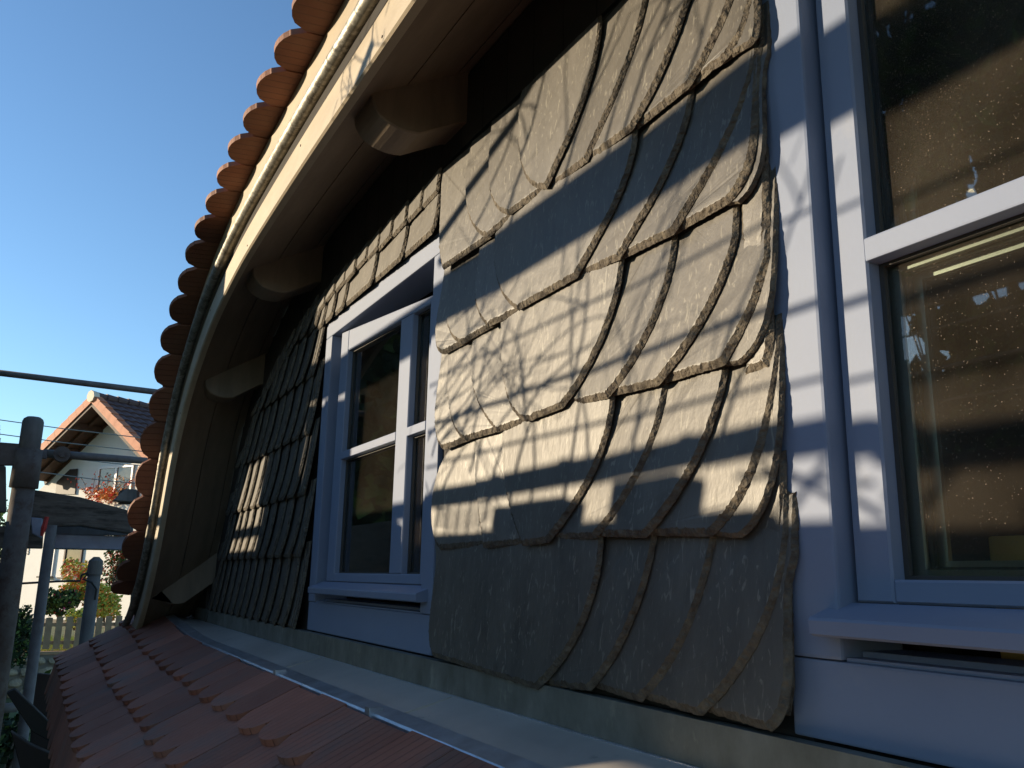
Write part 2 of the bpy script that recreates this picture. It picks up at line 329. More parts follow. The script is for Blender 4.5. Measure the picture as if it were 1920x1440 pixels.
# pipe fixed in the groove between the boards
bm = new()
pp = [cpt(i, .117 + .0012 * math.sin(i * .07), -.303) for i in range(0, len(CB))]
tube(bm, pp, [.0160 + (.0011 if i % 2 else 0) * (1 if (i // 14) % 3 else .2) for i in range(len(pp))], 16, jit=.008)
pipe = H('eave_pipe', bm, M['pipe'], True, 'weathered round metal pipe running along the curved fascia')
# soffit boards: four boards following the curve, sloping up to the wall
SL = 0.56
ys = [-.262, -.145, -.024, .03]
for k in range(3):
    bm = new(); y0, y1 = ys[k] + .0015, ys[k + 1] - .0015
    def so(y): return .004 + (y + .285) * SL
    band(bm, [(so(y0), y0), (so(y0) + .016, y0), (so(y1) + .016, y1), (so(y1), y1)])
    H('soffit_board', bm, M['soffit'])
bm = new(); band(bm, [(.03, -.26), (.045, -.26), (.225, .035), (.21, .035)]); H('soffit_lining', bm, M['gap'])
# rafter tails
def rafter(X, w, tilt=0.0, zoff=0.0):
    i = idx_at(X); zc = cpt(i, .004, -.285)
    # find soffit height at plane X (normal offset surface): search
    def soff(y):
        best = None
        for j in range(len(CB)):
            p = cpt(j, .004 + (y + .285) * SL, y)
            if best is None or abs(p.x - X) < abs(best.x - X): best = p
        return best.z
    prof = [(.02, soff(.02) + .004), (.02, soff(.02) - .135)]
    zb = soff(0) - .128
    s = (soff(0) - soff(-.2)) / .2
    prof += [(-.01, zb - .01 * s), (-.07, zb - .07 * s), (-.11, zb - .11 * s)]
    # rounded nose: from bottom going to front
    for k in range(1, 11):
        t = k / 10 * math.pi / 2
        y = -.11 - .115 * math.sin(t); z = (zb - .11 * s) + (.088) * (1 - math.cos(t)) * 0.95 - .115 * math.sin(t) * s * .35
        prof.append((y, z))
    prof.append((-.238, soff(-.238) + .004))
    bm = new(); prism(bm, [(X, y, z) for y, z in prof], (-w, 0, 0))
    # shear so the far side follows the arch
    dz = 0
    for j in range(len(CB)):
        if abs(CB[j][0] - (X - w)) < .011: dz = CB[j][1] - CB[i][1]
    bmesh.ops.bevel(bm, geom=[e for e in bm.edges if abs((e.verts[0].co - e.verts[1].co).x) < 1e-6], offset=.003, segments=1, affect='EDGES')
    H('rafter_tail', bm, M['soffit'])
for X in (-0.45, -1.605, -2.734, -3.50, -4.20): rafter(X, .12)

# ---- tiled eave edge, bottom layer and the layer above it, plus the first rows of the curved dormer roof
def lay_tile(bm, uvl, tl, C, e, r, n, w, L, th, sag=.055, tone=1.0, seg=8, mi=0):
    """flat beavertail tile: tip centre C, e across, r up the roof, n outward normal"""
    out = []
    for k in range(seg + 1):
        a = -1 + 2 * k / seg
        out.append((a * w / 2, sag * (1 - math.sqrt(max(0, 1 - (a * .985) ** 2)))))
    out += [(w / 2, L), (-w / 2, L)]
    b = [bm.verts.new(C + e * x + r * y) for x, y in out]; t = [bm.verts.new(C + e * x + r * y + n * th) for x, y in out]
    k = len(out); fs = []
    f = bm.faces.new(t); fs.append((f, out)); g = bm.faces.new(b[::-1]); fs.append((g, out[::-1]))
    for i in range(k):
        j = (i + 1) % k; h = bm.faces.new((b[i], b[j], t[j], t[i])); fs.append((h, [out[i], out[j], out[j], out[i]]))
    o_ = random.random()
    for f, uv in fs:
        f.material_index = mi
        for lp, q in zip(f.loops, uv):
            lp[uvl].uv = (q[0] / w + .5 + .03, q[1]); lp[tl] = tone
def tiles_bm():
    bm = new(); return bm, bm.loops.layers.uv.new('UVMap'), bm.loops.layers.float.new('tone')
bm, uvl, tl = tiles_bm()
SLR = math.tan(math.radians(30))
def arc_samples(off, Y, step, start=0.0):
    P = [cpt(i, off, Y) for i in range(len(CB))]; out = []; acc = start; d0 = 0
    nxt = start
    s = 0
    for a in range(len(P) - 1):
        d = (P[a + 1] - P[a]).length
        while nxt <= s + d:
            t = (nxt - s) / d; out.append((P[a].lerp(P[a + 1], t), a)); nxt += step
        s += d
    return out
for row, (yt, offt, st) in enumerate([(-.388, .259, 0.0), (-.345, .281, .09), (-.20, .34, 0.0), (-.06, .42, .09), (.08, .50, 0)]):
    for P, a in arc_samples(offt, yt, .180, st):
        nn = V((NB[a][0], 0, NB[a][1])); r = (V((0, 1, 0)) + nn * (.10, .14, .5, .58, .58)[row]).normalized()
        e = V((-NB[a][1], 0, NB[a][0])); n = e.cross(r).normalized()
        if n.dot(nn) < 0: n = -n
        C = P + V((random.uniform(-.004, .004), random.uniform(-.008, .008), random.uniform(-.003, .003)))
        lay_tile(bm, uvl, tl, C, e, r, n, .176, .26, .015, sag=.062, tone=random.uniform(.68, 1.15))
H('eave_tiles', bm, M['eave_tile'], label='terracotta beavertail tiles along the curved eave')
# dormer roof skin behind the first rows
bm = new(); band(bm, [(.2635, -.288), (.275, -.288), (.50, .16), (.48, .16)]); H('roof_underlay', bm, M['gap'])
bm = new(); band(bm, [(.50, .02), (.53, .0), (1.1, 1.2), (1.05, 1.2)]); H('dormer_roof', bm, M['eave_tile'])

# ---- wall behind the slates (openings left for the windows)
WL = (-2.60, -1.69, -.16, .79)   # left window opening x0,x1,z0,z1
WR = (-.705, .75, -.16, .90)
def ztop(X, off):
    """height of the arch line (curve offset) above X"""
    best = 0
    for j in range(len(CB)):
        q = (CB[j][0] + NB[j][0] * off, CB[j][1] + NB[j][1] * off)
        if j == 0 or abs(q[0] - X) < abs(best[0] - X): best = q
    return best[1]
def wall_strip(bm, x0, x1, z0, off, Y0, Y1, n=24):
    for k in range(n):
        a = x0 + (x1 - x0) * k / n; b = x0 + (x1 - x0) * (k + 1) / n
        prism(bm, [(a, Y0, z0), (b, Y0, z0), (b, Y0, max(z0 + .001, ztop(b, off))), (a, Y0, max(z0 + .001, ztop(a, off)))], (0, Y1 - Y0, 0))
bm = new()
wall_strip(bm, -4.75, WL[0] + .012, -.3, .17, .012, .14, 30)
wall_strip(bm, WL[0] + .013, WL[1] - .013, WL[3] + .01, .17, .012, .14, 10)
wall_strip(bm, WL[1] - .012, WR[0] + .012, -.3, .17, .012, .14, 10)
wall_strip(bm, WR[0] + .013, WR[1] - .013, WR[3], .17, .012, .14, 6)
wall_strip(bm, WR[1] - .012, 2.4, -.3, .17, .012, .14, 12)
box(bm, (WL[0] + .013, .022, -.3), (WL[1] - .013, .14, -.165)); box(bm, (WR[0] + .013, .022, -.3), (WR[1] - .013, .14, -.165))
H('dormer_wall', bm, M['frieze'])
# joints on the frieze boarding: battens standing slightly proud
bm = new()
for X in [-.75 - .11 * k for k in range(34)]:
    if X > -4.1:
        z1 = ztop(X, .14)
        box(bm, (X, .004, max(ztop(X, -.02), z1 - .22)), (X + .107, .0115, z1 + .02))
H('frieze_boards', bm, M['frieze'])

# ---- slate cladding
def edge_loop(poly, step=.0035, jit=.0012):
    out = []
    n = len(poly)
    for i in range(n):
        a = V((*poly[i], 0)); b = V((*poly[(i + 1) % n], 0)); d = (b - a).length; k = max(1, int(d / step))
        for j in range(k): out.append(a.lerp(b, j / k))
    return out
SEED = [0]
def fit_plane(A, P, zt, zb, step=.0082, base=.005, tv=.0145):
    """plane through the raised free edge A and the low edge P (where the neighbour lies on top)"""
    rows = []; rhs = []
    for arc, h in ((A, 1), (P, 0)):
        for x, z in arc:
            if z <= zt + .01:
                rows.append((1, x, z)); rhs.append(base + step * h + tv * (zt - z) / (zt - zb))
    return np.linalg.lstsq(np.array(rows), np.array(rhs), rcond=None)[0]
def slate(bm, tl, poly, x0, x1, ztp, zbt, right=True, th=.0064, base=.005, chip=.0078, tone=None, tilt_u=.009, tilt_v=.010, plane=None):
    """one slate: outline poly [(x,z)] counter-clockwise, front face raised towards its free edge and its bottom"""
    SEED[0] += 1; sd_ = SEED[0] * 7.31
    loop = edge_loop(poly); n = len(loop)
    area = sum(loop[i].x * loop[(i + 1) % n].y - loop[(i + 1) % n].x * loop[i].y for i in range(n))
    if area < 0: loop.reverse()
    tone = tone if tone is not None else random.uniform(.86, 1.12)
    rz = random.uniform(-.0015, .0015)
    def yf(p):
        if plane is not None: return -(plane[0] + plane[1] * p.x + plane[2] * p.y + rz)
        u = (p.x - x0) / (x1 - x0) if x1 != x0 else 0
        u = min(1.2, max(-.2, u)); v = (ztp - p.y) / (ztp - zbt)
        return -(base + tilt_u * u + tilt_v * v + rz)
    ins = [[], [], [], []]
    for i, p in enumerate(loop):
        a = loop[i - 3]; b = loop[(i + 3) % n]; t = (b - a); nn = V((-t.y, t.x, 0)).normalized() if t.length > 1e-9 else V((0, 0, 0))
        cs = .55 + .75 * min(1, max(0, (ztp - p.y) / (ztp - zbt))); w1 = noise.noise(V((p.x * 80, p.y * 80, sd_))); w2 = noise.noise(V((p.x * 230, p.y * 230, sd_ + 3))); w3 = noise.noise(V((p.x * 130, p.y * 130, sd_ + 9)))
        q0 = p + nn * (cs * chip * (1 + .16 * w1 + .26 * w2)); q1 = p + nn * (cs * chip * (.45 + .45 * w3)); q2 = p + nn * (.0012 * w2 + .001 * w1)
        ins[0].append(bm.verts.new((q0.x, yf(p), q0.y))); ins[1].append(bm.verts.new((q1.x, yf(p) + th * (.38 + .30 * w2), q1.y)))
        ins[2].append(bm.verts.new((q2.x, yf(p) + th * .8, q2.y))); ins[3].append(bm.verts.new((q2.x, yf(p) + th, q2.y)))
    fs = []
    f = bm.faces.new(ins[0]); f.material_index = 0; fs.append(f)
    for r in range(3):
        for i in range(n):
            j = (i + 1) % n; g = bm.faces.new((ins[r][i], ins[r + 1][i], ins[r + 1][j], ins[r][j])); g.material_index = 1; fs.append(g)
    for g in fs:
        for lp in g.loops: lp[tl] = tone
    if f.normal.y > 0:
        for g in fs: g.normal_flip()
def arc_at(px): return [(lambda q: (q.x, q.z))(at(x, y, -.018)) for x, y in px]
def zz(x0, y0, L): return [(x0 + a * .375, y0 + b * .375) for a, b in L]
Z1 = lambda L: zz(780, 0, L); Z2 = lambda L: zz(780, 500, L); Z3 = lambda L: zz(780, 900, L)
# arcs read in wall coordinates. right arcs run top -> tip; left arcs run top -> tip
courses = [
 dict(zt=.93, zb=.69, R=[Z1([(905, 20), (905, 145), (895, 300), (860, 450), (800, 640), (735, 790), (672, 950)]),
                 Z1([(1140, -80), (1110, 120), (1070, 300), (1000, 480), (935, 650), (866, 812)]),
                 Z1([(1390, -120), (1350, 30), (1290, 250), (1215, 430), (1150, 560), (1090, 660)]),
                 Z1([(1620, -120), (1575, 30), (1510, 190), (1440, 340), (1370, 450)]),
                 Z1([(1690, -160), (1680, 40), (1650, 170), (1590, 260), (1480, 350)]),
                 Z1([(1725, -100), (1715, 60), (1705, 200), (1640, 250)])],
      Lf=[Z1([(520, 380), (510, 700), (540, 850), (645, 950)]), Z1([(368, 500), (362, 850), (385, 985), (485, 1075)]), Z1([(262, 700), (265, 1060), (300, 1140), (372, 1190)]), Z1([(112, 900), (118, 1120), (128, 1270), (150, 1352)])]),
 dict(zt=.69, zb=.485, R=[Z1([(1092, 600), (1080, 800), (1040, 930), (960, 1130), (875, 1290), (820, 1395)]),
                 Z1([(1360, 430), (1340, 600), (1290, 800), (1200, 980), (1120, 1140), (1030, 1300)]),
                 Z1([(1680, 200), (1660, 400), (1600, 600), (1530, 780), (1420, 970), (1300, 1175)]),
                 Z1([(1712, 200), (1705, 600), (1690, 800), (1660, 920), (1575, 1020)]),
                 Z1([(1730, 250), (1728, 600), (1722, 800), (1690, 930), (1615, 1015)])],
      Lf=[Z1([(395, 1120), (410, 1400), (460, 1500), (530, 1555)]), Z2([(295, 40), (305, 180), (330, 250), (375, 305)]), Z2([(148, 100), (155, 270), (180, 340), (238, 390)]), Z2([(118, 60), (103, 300), (112, 400), (150, 440)])]),
 dict(zt=.485, zb=.267, R=[Z2([(1025, -60), (1010, 120), (960, 300), (900, 450), (830, 600), (748, 712)]),
                 Z2([(1275, -80), (1240, 130), (1190, 290), (1120, 430), (1050, 560), (968, 660)]),
                 Z2([(1590, -150), (1560, 0), (1510, 130), (1430, 300), (1340, 450), (1222, 598)]),
                 Z2([(1755, -80), (1735, 60), (1700, 180), (1640, 330), (1558, 495)]),
                 Z2([(1775, -60), (1772, 150), (1750, 300), (1690, 420), (1610, 492)])],
      Lf=[Z2([(416, 250), (430, 500), (480, 690), (568, 780)]), Z2([(273, 330), (285, 600), (340, 730), (415, 830)]), Z2([(148, 420), (165, 680), (195, 790), (262, 872)]), Z2([(108, 440), (103, 560), (108, 830), (150, 918)])]),
 dict(zt=.267, zb=.053, R=[Z2([(976, 620), (960, 830), (900, 1000), (820, 1180), (680, 1380)]),
                 Z2([(1225, 570), (1200, 770), (1130, 1000), (1040, 1180), (905, 1362)]),
                 Z2([(1533, 480), (1490, 750), (1400, 980), (1300, 1180), (1160, 1358)]),
                 Z2([(1785, 400), (1770, 650), (1720, 920), (1630, 1170), (1480, 1352)]),
                 Z2([(1795, 500), (1792, 1000), (1760, 1140), (1700, 1280), (1620, 1360)])],
      Lf=[Z2([(425, 800), (440, 1050), (480, 1220), (548, 1398)]), Z2([(282, 850), (290, 1050), (315, 1220), (350, 1408)]), Z2([(150, 900), (90, 1050), (82, 1300), (125, 1415)])]),
 dict(zt=.053, zb=-.16, R=[Z3([(912, 250), (905, 480), (850, 680), (780, 850), (625, 1048)]),
                 Z3([(1170, 230), (1130, 520), (1070, 720), (980, 920), (880, 1055)]),
                 Z3([(1467, 230), (1425, 520), (1350, 760), (1260, 960), (1130, 1112)]),
                 Z3([(1822, 150), (1815, 450), (1770, 680), (1650, 920), (1440, 1182)]),
                 Z3([(1868, 400), (1866, 800), (1863, 1120), (1838, 1220), (1785, 1258)])],
      Lf=[Z3([(85, 330), (78, 600), (78, 820), (105, 885)])]),
]
def smooth_arc(P, m=4):
    P = np.array(P); d = np.r_[0, np.cumsum(np.hypot(*np.diff(P, axis=0).T))]; t = d / d[-1]
    dg = min(3, len(P) - 1); w = np.ones(len(P)); w[-1] = 6; w[0] = 3
    cx = np.polyfit(t, P[:, 0], dg, w=w); cz = np.polyfit(t, P[:, 1], dg, w=w); T = np.linspace(0, 1, 22)
    return [(float(a), float(b)) for a, b in zip(np.polyval(cx, T), np.polyval(cz, T))]
bm = new(); tl = bm.loops.layers.float.new('tone')
xr_lim = -.704
for ci, c in enumerate(courses):
    up = .05
    R = [smooth_arc(arc_at(a)) for a in c['R']]; Lf = [smooth_arc(arc_at(a)) for a in c['Lf']]
    # make every arc reach above the course line
    def ext(A): return [(A[0][0], max(c['zt'] + up, A[0][1]))] + A if A[0][1] < c['zt'] + up else A
    if ci == 0:
        def ext(A):
            return [p for p in A if p[1] < .945] and ([(A[0][0], .945)] + [p for p in A if p[1] < .943])
    R = [ext(A) for A in R]; Lf = [ext(A) for A in Lf]
    ztp = .945 if ci == 0 else c['zt'] + up
    # centre slate
    A = R[0]; B = Lf[0]
    poly = [B[0]] + B[1:] + A[::-1]
    slate(bm, tl, poly, B[-1][0], A[0][0], ztp, c['zb'], tilt_u=0.0, base=.0142, tilt_v=.0150)
    # right hand slates
    for k in range(1, len(R)):
        A = R[k]; P = R[k - 1]
        xi = min(p[0] for p in P) - .02
        poly = [(min(xi, P[-1][0] - .02), P[-1][1] + .001 + .004)] + [] + A[::-1] + [(min(xi, P[-1][0] - .02), ztp)]
        wd = abs(sum(a[0] for a in A) / len(A) - sum(a[0] for a in P) / len(P)); slate(bm, tl, poly, P[-1][0] - .02, A[0][0], ztp, c['zb'], plane=fit_plane(A, P, c['zt'], c['zb'], min(.0082, .13 * wd)), chip=min(.0078, .2 * wd))
    for k in range(1, len(Lf)):
        A = Lf[k]; P = Lf[k - 1]
        xi = max(P[-1][0] + .02, max(p[0] for p in P) - .0)
        poly = [(xi, P[-1][1] + .004), (xi, ztp)] + A
        wd = abs(sum(a[0] for a in A) / len(A) - sum(a[0] for a in P) / len(P)); slate(bm, tl, poly, xi, A[0][0], ztp, c['zb'], plane=fit_plane(A, P, c['zt'], c['zb'], min(.0082, .13 * wd)), chip=.008)
# slim slates standing at the right hand edge of the panel
for k in range(8):
    z1 = .93 - k * .13; x1 = -.697 + random.uniform(-.004, .002)
    slate(bm, tl, [(x1 - .05, z1 - .16), (x1 - .008, z1 - .16), (x1, z1 - .13), (x1, z1), (x1 - .05, z1)], x1 - .05, x1, z1, z1 - .16, base=.006, tilt_u=.003, tilt_v=.006)
H('slate_cladding', bm, [M['slate'], M['slate_edge']], label='broad slate panel with curved edged slates between the two windows')

# left panel: every slate overlaps to the right
bm = new(); tl = bm.loops.layers.float.new('tone')
Arc = [(0, 1.0), (.004, .8), (.0, .62), (-.012, .42), (-.034, .22), (-.062, .08), (-.085, 0)]
zl = [-.165, .052, .245, .44, .635, .80, .95]
for ci in range(6):
    zb, zt = zl[ci], zl[ci + 1]; h = zt - zb
    xe = -2.615; xs = []; x = xe
    k = 0
    while x > -4.75:
        xs.append(x); x -= (.03 if k < 1 else .05 if k < 2 else random.uniform(.108, .122)); k += 1
    for k, x in enumerate(xs):
        za = zt + .05
        zlim = ztop(x - .05, -.05)
        if zlim < zb + .03: continue
        za = min(za, zlim)
        sh = .6 if k < 2 else 1
        A = [(x + dx * sh, zb + (za - zb) * 0 + h * v) for dx, v in Arc if zb + h * v < za - .004]
        if za > zt: A = [(x, za)] + A
        else: A = [(x + Arc[0][0], za)] + A
        w = .17
        poly = [(x - w - .03, zb + .004)] + A[::-1] + [(x - w - .03, za)]
        slate(bm, tl, poly, x - w, x, zt + .05, zb, tone=random.uniform(.8, 1.0), chip=.008, plane=fit_plane(A, [(q[0] - (.115 if k > 1 else .045), q[1]) for q in A], zt, zb, .0115 if k > 1 else .006))
H('slate_cladding', bm, [M['slate'], M['slate_edge']], label='slate panel of narrow overlapping slates left of the smaller window')
# slates over the left window (two rows) and the stepped top row that follows the arch
bm = new(); tl = bm.loops.layers.float.new('tone')
x = -1.70; k = 0
while x > -2.6:
    w = [.20, .22, .25, .11, .10, .10][min(k, 5)]
    poly = [(x - w - .03, .792), (x - .03, .786), (x - .008, .80), (x, .83), (x, .90), (x - w - .03, .90)]
    slate(bm, tl, poly, x - w, x, .90, .79, tone=random.uniform(.95, 1.1)); x -= w; k += 1
# arch row
S = []; off = -.105
for P, a in arc_samples(off, 0, .098, .0):
    if -4.32 < P.x < -1.70: S.append((P, a))
for P, a in S:
    nn = V((NB[a][0], NB[a][1], 0)); e = V((nn.y, -nn.x, 0)); C = V((P.x, P.z, 0))
    if e.x < 0: e = -e
    hh = .062 + random.uniform(-.006, .006); w = .112
    C = C + nn * random.uniform(-.006, .004)
    q = [C - e * w * .5, C + e * w * .47, C + e * w * .5 + nn * .012, C + e * w * .5 + nn * (hh + .004), C - e * w * .5 + nn * hh]
    slate(bm, tl, [(p.x, p.y) for p in q], C.x - w / 2, C.x + w / 2, C.y + .07, C.y - .02, base=.014, tilt_u=.006, tilt_v=.006, tone=random.uniform(.95, 1.12))
H('slate_cladding', bm, [M['slate'], M['slate_edge']], label='two rows of small slates stepping along the arch over the window')

# ---- windows (same joinery)
def frame_bm(x0, x1, zh, jw, Yb):
    bm = new(); b = .004
    box(bm, (x0, 0, -.0775), (x0 + jw, Yb, zh), b); box(bm, (x1 - jw, 0, -.0775), (x1, Yb, zh), b)
    box(bm, (x0, 0, zh), (x1, Yb, zh + .055), b)
    return bm
def build_window(x0, x1, zh, jw, gap, Ys, Yg, sw, tops, mulls, barz, glass, label, barh=.022):
    fr = H('window', frame_bm(x0, x1, zh, jw, .10), M['paint'], label=label)
    # bottom board and stepped inner sill
    bm = new(); box(bm, (x0 + .001, .002, -.160), (x1 - .001, .10, -.0785), .003); sub('bottom_board', bm, M['paint'], fr)
    bm = new(); box(bm, (x0 + jw + .001, .006, -.0784), (x1 - jw - .001, .03, -.074), .001); box(bm, (x0 + jw + .001, .031, -.0784), (x1 - jw - .001, .10, -.068), .001); sub('inner_sill', bm, M['paint'], fr)
    a = x0 + jw + gap; c = x1 - jw + .018; zl_, zr_ = tops      # sash outer top heights left and right
    # sash: stiles, bottom rail, raked top rail
    bm = new()
    def zt(x): return zl_ + (zr_ - zl_) * (x - a) / (c - a)
    gl, gr = mulls[0], mulls[1]
    def gt(x): return gl + (gr - gl) * (x - a) / (c - a)
    prism(bm, [(a, Ys, -.018), (a + sw, Ys, -.018), (a + sw, Ys, zt(a + sw)), (a, Ys, zt(a))], (0, .06, 0))
    prism(bm, [(c - sw, Ys, -.018), (c, Ys, -.018), (c, Ys, zt(c)), (c - sw, Ys, zt(c - sw))], (0, .06, 0))
    prism(bm, [(a + sw, Ys + .0004, gt(a + sw)), (c - sw, Ys + .0004, gt(c - sw)), (c - sw, Ys + .0004, zt(c - sw)), (a + sw, Ys + .0004, zt(a + sw))], (0, .059, 0))
    box(bm, (a + sw, Ys + .0004, -.018), (c - sw, Ys + .06, .006))
    for (m0, m1) in mulls[2]:
        prism(bm, [(m0, Ys - .0004, .006), (m1, Ys - .0004, .006), (m1, Ys - .0004, gt(m1)), (m0, Ys - .0004, gt(m0))], (0, .05, 0))
    bmesh.ops.bevel(bm, geom=[e for e in bm.edges if all(v.co.y < Ys + .002 for v in e.verts)], offset=.0025, segments=1, affect='EDGES')
    sash = sub('sash', bm, M['paint'], fr)
    edges = [a + sw] + [q for m in mulls[2] for q in m] + [c - sw]
    panes = [(edges[i], edges[i + 1]) for i in range(0, len(edges), 2)]
    bmb = new(); bms = new(); bmsp = new(); bmg = new()
    for (p0, p1) in panes:
        box(bmb, (p0 - .001, Ys - .002, barz - barh / 2), (p1 + .001, Yg - .001, barz + barh / 2), .002)
        # seals and spacers in the double pane; deepest bright strip imitates their reflection
        for za, zb_ in ((.006, barz - barh / 2), (barz + barh / 2, None)):
            t0 = gt(p0) if zb_ is None else zb_; t1 = gt(p1) if zb_ is None else zb_
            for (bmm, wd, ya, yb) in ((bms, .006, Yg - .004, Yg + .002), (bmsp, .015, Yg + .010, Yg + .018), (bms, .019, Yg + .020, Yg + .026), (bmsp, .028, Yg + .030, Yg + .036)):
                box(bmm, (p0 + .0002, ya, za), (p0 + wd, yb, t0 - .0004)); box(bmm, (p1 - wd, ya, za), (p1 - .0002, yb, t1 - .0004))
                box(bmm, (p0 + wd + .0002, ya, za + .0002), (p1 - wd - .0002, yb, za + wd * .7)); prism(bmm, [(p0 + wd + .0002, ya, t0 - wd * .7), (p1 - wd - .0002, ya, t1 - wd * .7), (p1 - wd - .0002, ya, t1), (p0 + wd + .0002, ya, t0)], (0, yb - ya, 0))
        prism(bmg, [(p0 - .003, Yg + .003, .003), (p1 + .003, Yg + .003, .003), (p1 + .003, Yg + .003, gt(p1) + .003), (p0 - .003, Yg + .003, gt(p0) + .003)], (0, .004, 0))
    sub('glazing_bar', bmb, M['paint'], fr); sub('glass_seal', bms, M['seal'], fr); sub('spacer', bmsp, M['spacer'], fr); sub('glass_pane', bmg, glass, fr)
    # weather bar
    bm = new(); xa, xb = a - .022, c + .022
    prism(bm, [(xa, Ys - .0006, -.0185), (xa, -.026, -.034), (xa, -.028, -.037), (xa, -.027, -.0505), (xa, -.022, -.053), (xa, Ys - .001, -.050)], (xb - xa, 0, 0))
    sub('weather_bar', bm, M['paint'], fr)
    return fr
wl_ = build_window(-2.608, -1.690, .742, .063, .045, .018, .038, .070, (.742, .655), (.672, .640, [(-1.994, -1.917)]), .345, M['glass'], 'smaller blue grey window with one mullion, between the slate panels')
wr_ = build_window(-.712, .80, .95, .073, .006, .022, .045, .046, (.94, .94), (.89, .89, [(.05, .13)]), .364, M['dusty'], 'nearest blue grey window with dusty glass', barh=.027)
# rooms behind the glass
def room(x0, x1, z0, z1, y0=.15, y1=2.6):
    bm = new(); box(bm, (x0, y0, z0), (x1, y1, z1))
    bm.faces.ensure_lookup_table()
    for f in list(bm.faces):
        if f.calc_center_median().y < y0 + .01: bmesh.ops.delete(bm, geom=[f], context='FACES_ONLY')
    bmesh.ops.reverse_faces(bm, faces=bm.faces[:])
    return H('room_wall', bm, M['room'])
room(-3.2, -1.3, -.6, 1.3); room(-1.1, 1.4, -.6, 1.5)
bm = new(); box(bm, (-.575, .17, -.12), (.6, .22, .055), .003); H('inner_board', bm, M['ochre'], label='ochre board just inside the nearest window')
# light strip inside left room: reveals
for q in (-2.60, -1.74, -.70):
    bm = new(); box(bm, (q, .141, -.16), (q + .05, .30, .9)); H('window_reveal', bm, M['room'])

# ---- lower roof: zinc flashing and beavertail tiles
def smst(t): t = max(0, min(1, t)); return t * t * (3 - 2 * t)
def zb_(X): return .055 * smst((-3.35 - X) / 1.4)
PR = [(-.02, -.217), (-.153, -.257), (-.300, -.342), (-.435, -.421), (-.571, -.499), (-.580, -.645), (-.590, -.80)]
def roofp(s):
    """distance down the slope from the flashing edge (index 1)"""
    i = 1
    while i < len(PR) - 2:
        d = math.dist(PR[i], PR[i + 1])
        if s <= d: break
        s -= d; i += 1
    a, b = PR[i], PR[i + 1]; d = math.dist(a, b); t = s / d
    return (a[0] + (b[0] - a[0]) * t, a[1] + (b[1] - a[1]) * t)
n = 60
def sweepx(bm, xs, sec):
    rings = [[bm.verts.new((X, y, z)) for y, z in sec(X)] for X in xs]; m_ = len(rings[0]); fs = []
    for a, b in zip(rings[:-1], rings[1:]):
        for k in range(m_): fs.append(bm.faces.new((a[k], a[(k + 1) % m_], b[(k + 1) % m_], b[k])))
    fs.append(bm.faces.new(rings[0][::-1])); fs.append(bm.faces.new(rings[-1]))
    bmesh.ops.recalc_face_normals(bm, faces=fs)
xs = [1.2 - k * .1 for k in range(57)]
bm = new(); sweepx(bm, xs, lambda X: [(-.0205, -.2165 + .0006 * math.sin(X * 7)), (-.08, -.2320 + zb_(X) * .5 + .0012 * math.sin(X * 5 + 1)), (-.153, -.2495 + zb_(X)), (-.153, -.2535 + zb_(X)), (-.0205, -.2205)])
flash = H('zinc_flashing', bm, M['zinc'], label='broad zinc apron sloping from the slates to the roof tiles')
bm = new()
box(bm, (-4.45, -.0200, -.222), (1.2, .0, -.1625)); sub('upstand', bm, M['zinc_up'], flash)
bm = new(); sweepx(bm, xs, lambda X: [(-.124, -.2400 + zb_(X)), (-.157, -.2480 + zb_(X)), (-.161, -.2515 + zb_(X)), (-.162, -.2600 + zb_(X)), (-.157, -.2605 + zb_(X)), (-.124, -.2420 + zb_(X))])
sub('edge_strip', bm, M['zinc_edge'], flash)
bm = new(); sweepx(bm, xs, lambda X: [(-.0206, -.2160), (-.0245, -.2163), (-.0245, -.2185), (-.0206, -.2185)]); sub('solder_line', bm, M['zinc_edge'], flash)
for px in ((523, 1270), (700, 1340)):
    X = at(px[0], px[1], -.153).x
    bm = new(); box(bm, (X - .012, -.166, -.2585), (X + .012, -.138, -.2385), .001)
    sub('clip', bm, M['zinc_edge'], flash)
for X in (-1.52, -2.35, -.62):
    bm = new(); box(bm, (X - .004, -.132, -.2455), (X + .004, -.03, -.2175))
    for v in bm.verts: v.co.z = (-.2495 + (v.co.y + .153) * .245) + (.0022 if v.co.z > -.23 else -.001)
    sub('seam', bm, M['zinc'], flash)
# tiles
bm, uvl, tl = tiles_bm()
E_ = .157
rows = [.170 - E_, .170, .170 + E_, .170 + 2 * E_, .170 + 3 * E_ - .012]
def tilt(s0):
    pass
for ri, s in enumerate(rows):
    y0, z0 = roofp(s); y1, z1 = roofp(max(0, s - .157)) if s > .157 else (-.153 + .0, -.257)
    if s < .05: y1, z1 = (y0 + .136, z0 + .078)
    r = V((0, y1 - y0, z1 - z0)).normalized(); nrm = V((0, -r.z, r.y)).normalized()
    W = .1655; k = 0; X = 1.1 + (W / 2 if ri % 2 else 0)
    while X > -4.95:
        C = V((X, y0, z0 + zb_(X))) + nrm * .0145 + r * random.uniform(-.006, .006)
        r2 = (r * .157 + nrm * (-.0145)).normalized()
        sl = (zb_(X - .05) - zb_(X + .05)) / -.1
        e = V((1, 0, sl)).normalized(); n2 = e.cross(r2).normalized()
        if n2.dot(nrm) < 0: n2 = -n2
        L = .165 if ri == 4 else .30 if s > .2 else (.16 if s > .1 else .02)
        if s < .1: X -= W; continue
        tn = random.uniform(.65, 1.2)
        lay_tile(bm, uvl, tl, C, e, r2, n2, W - .003, L, .014, sag=.058, tone=tn)
        X -= W
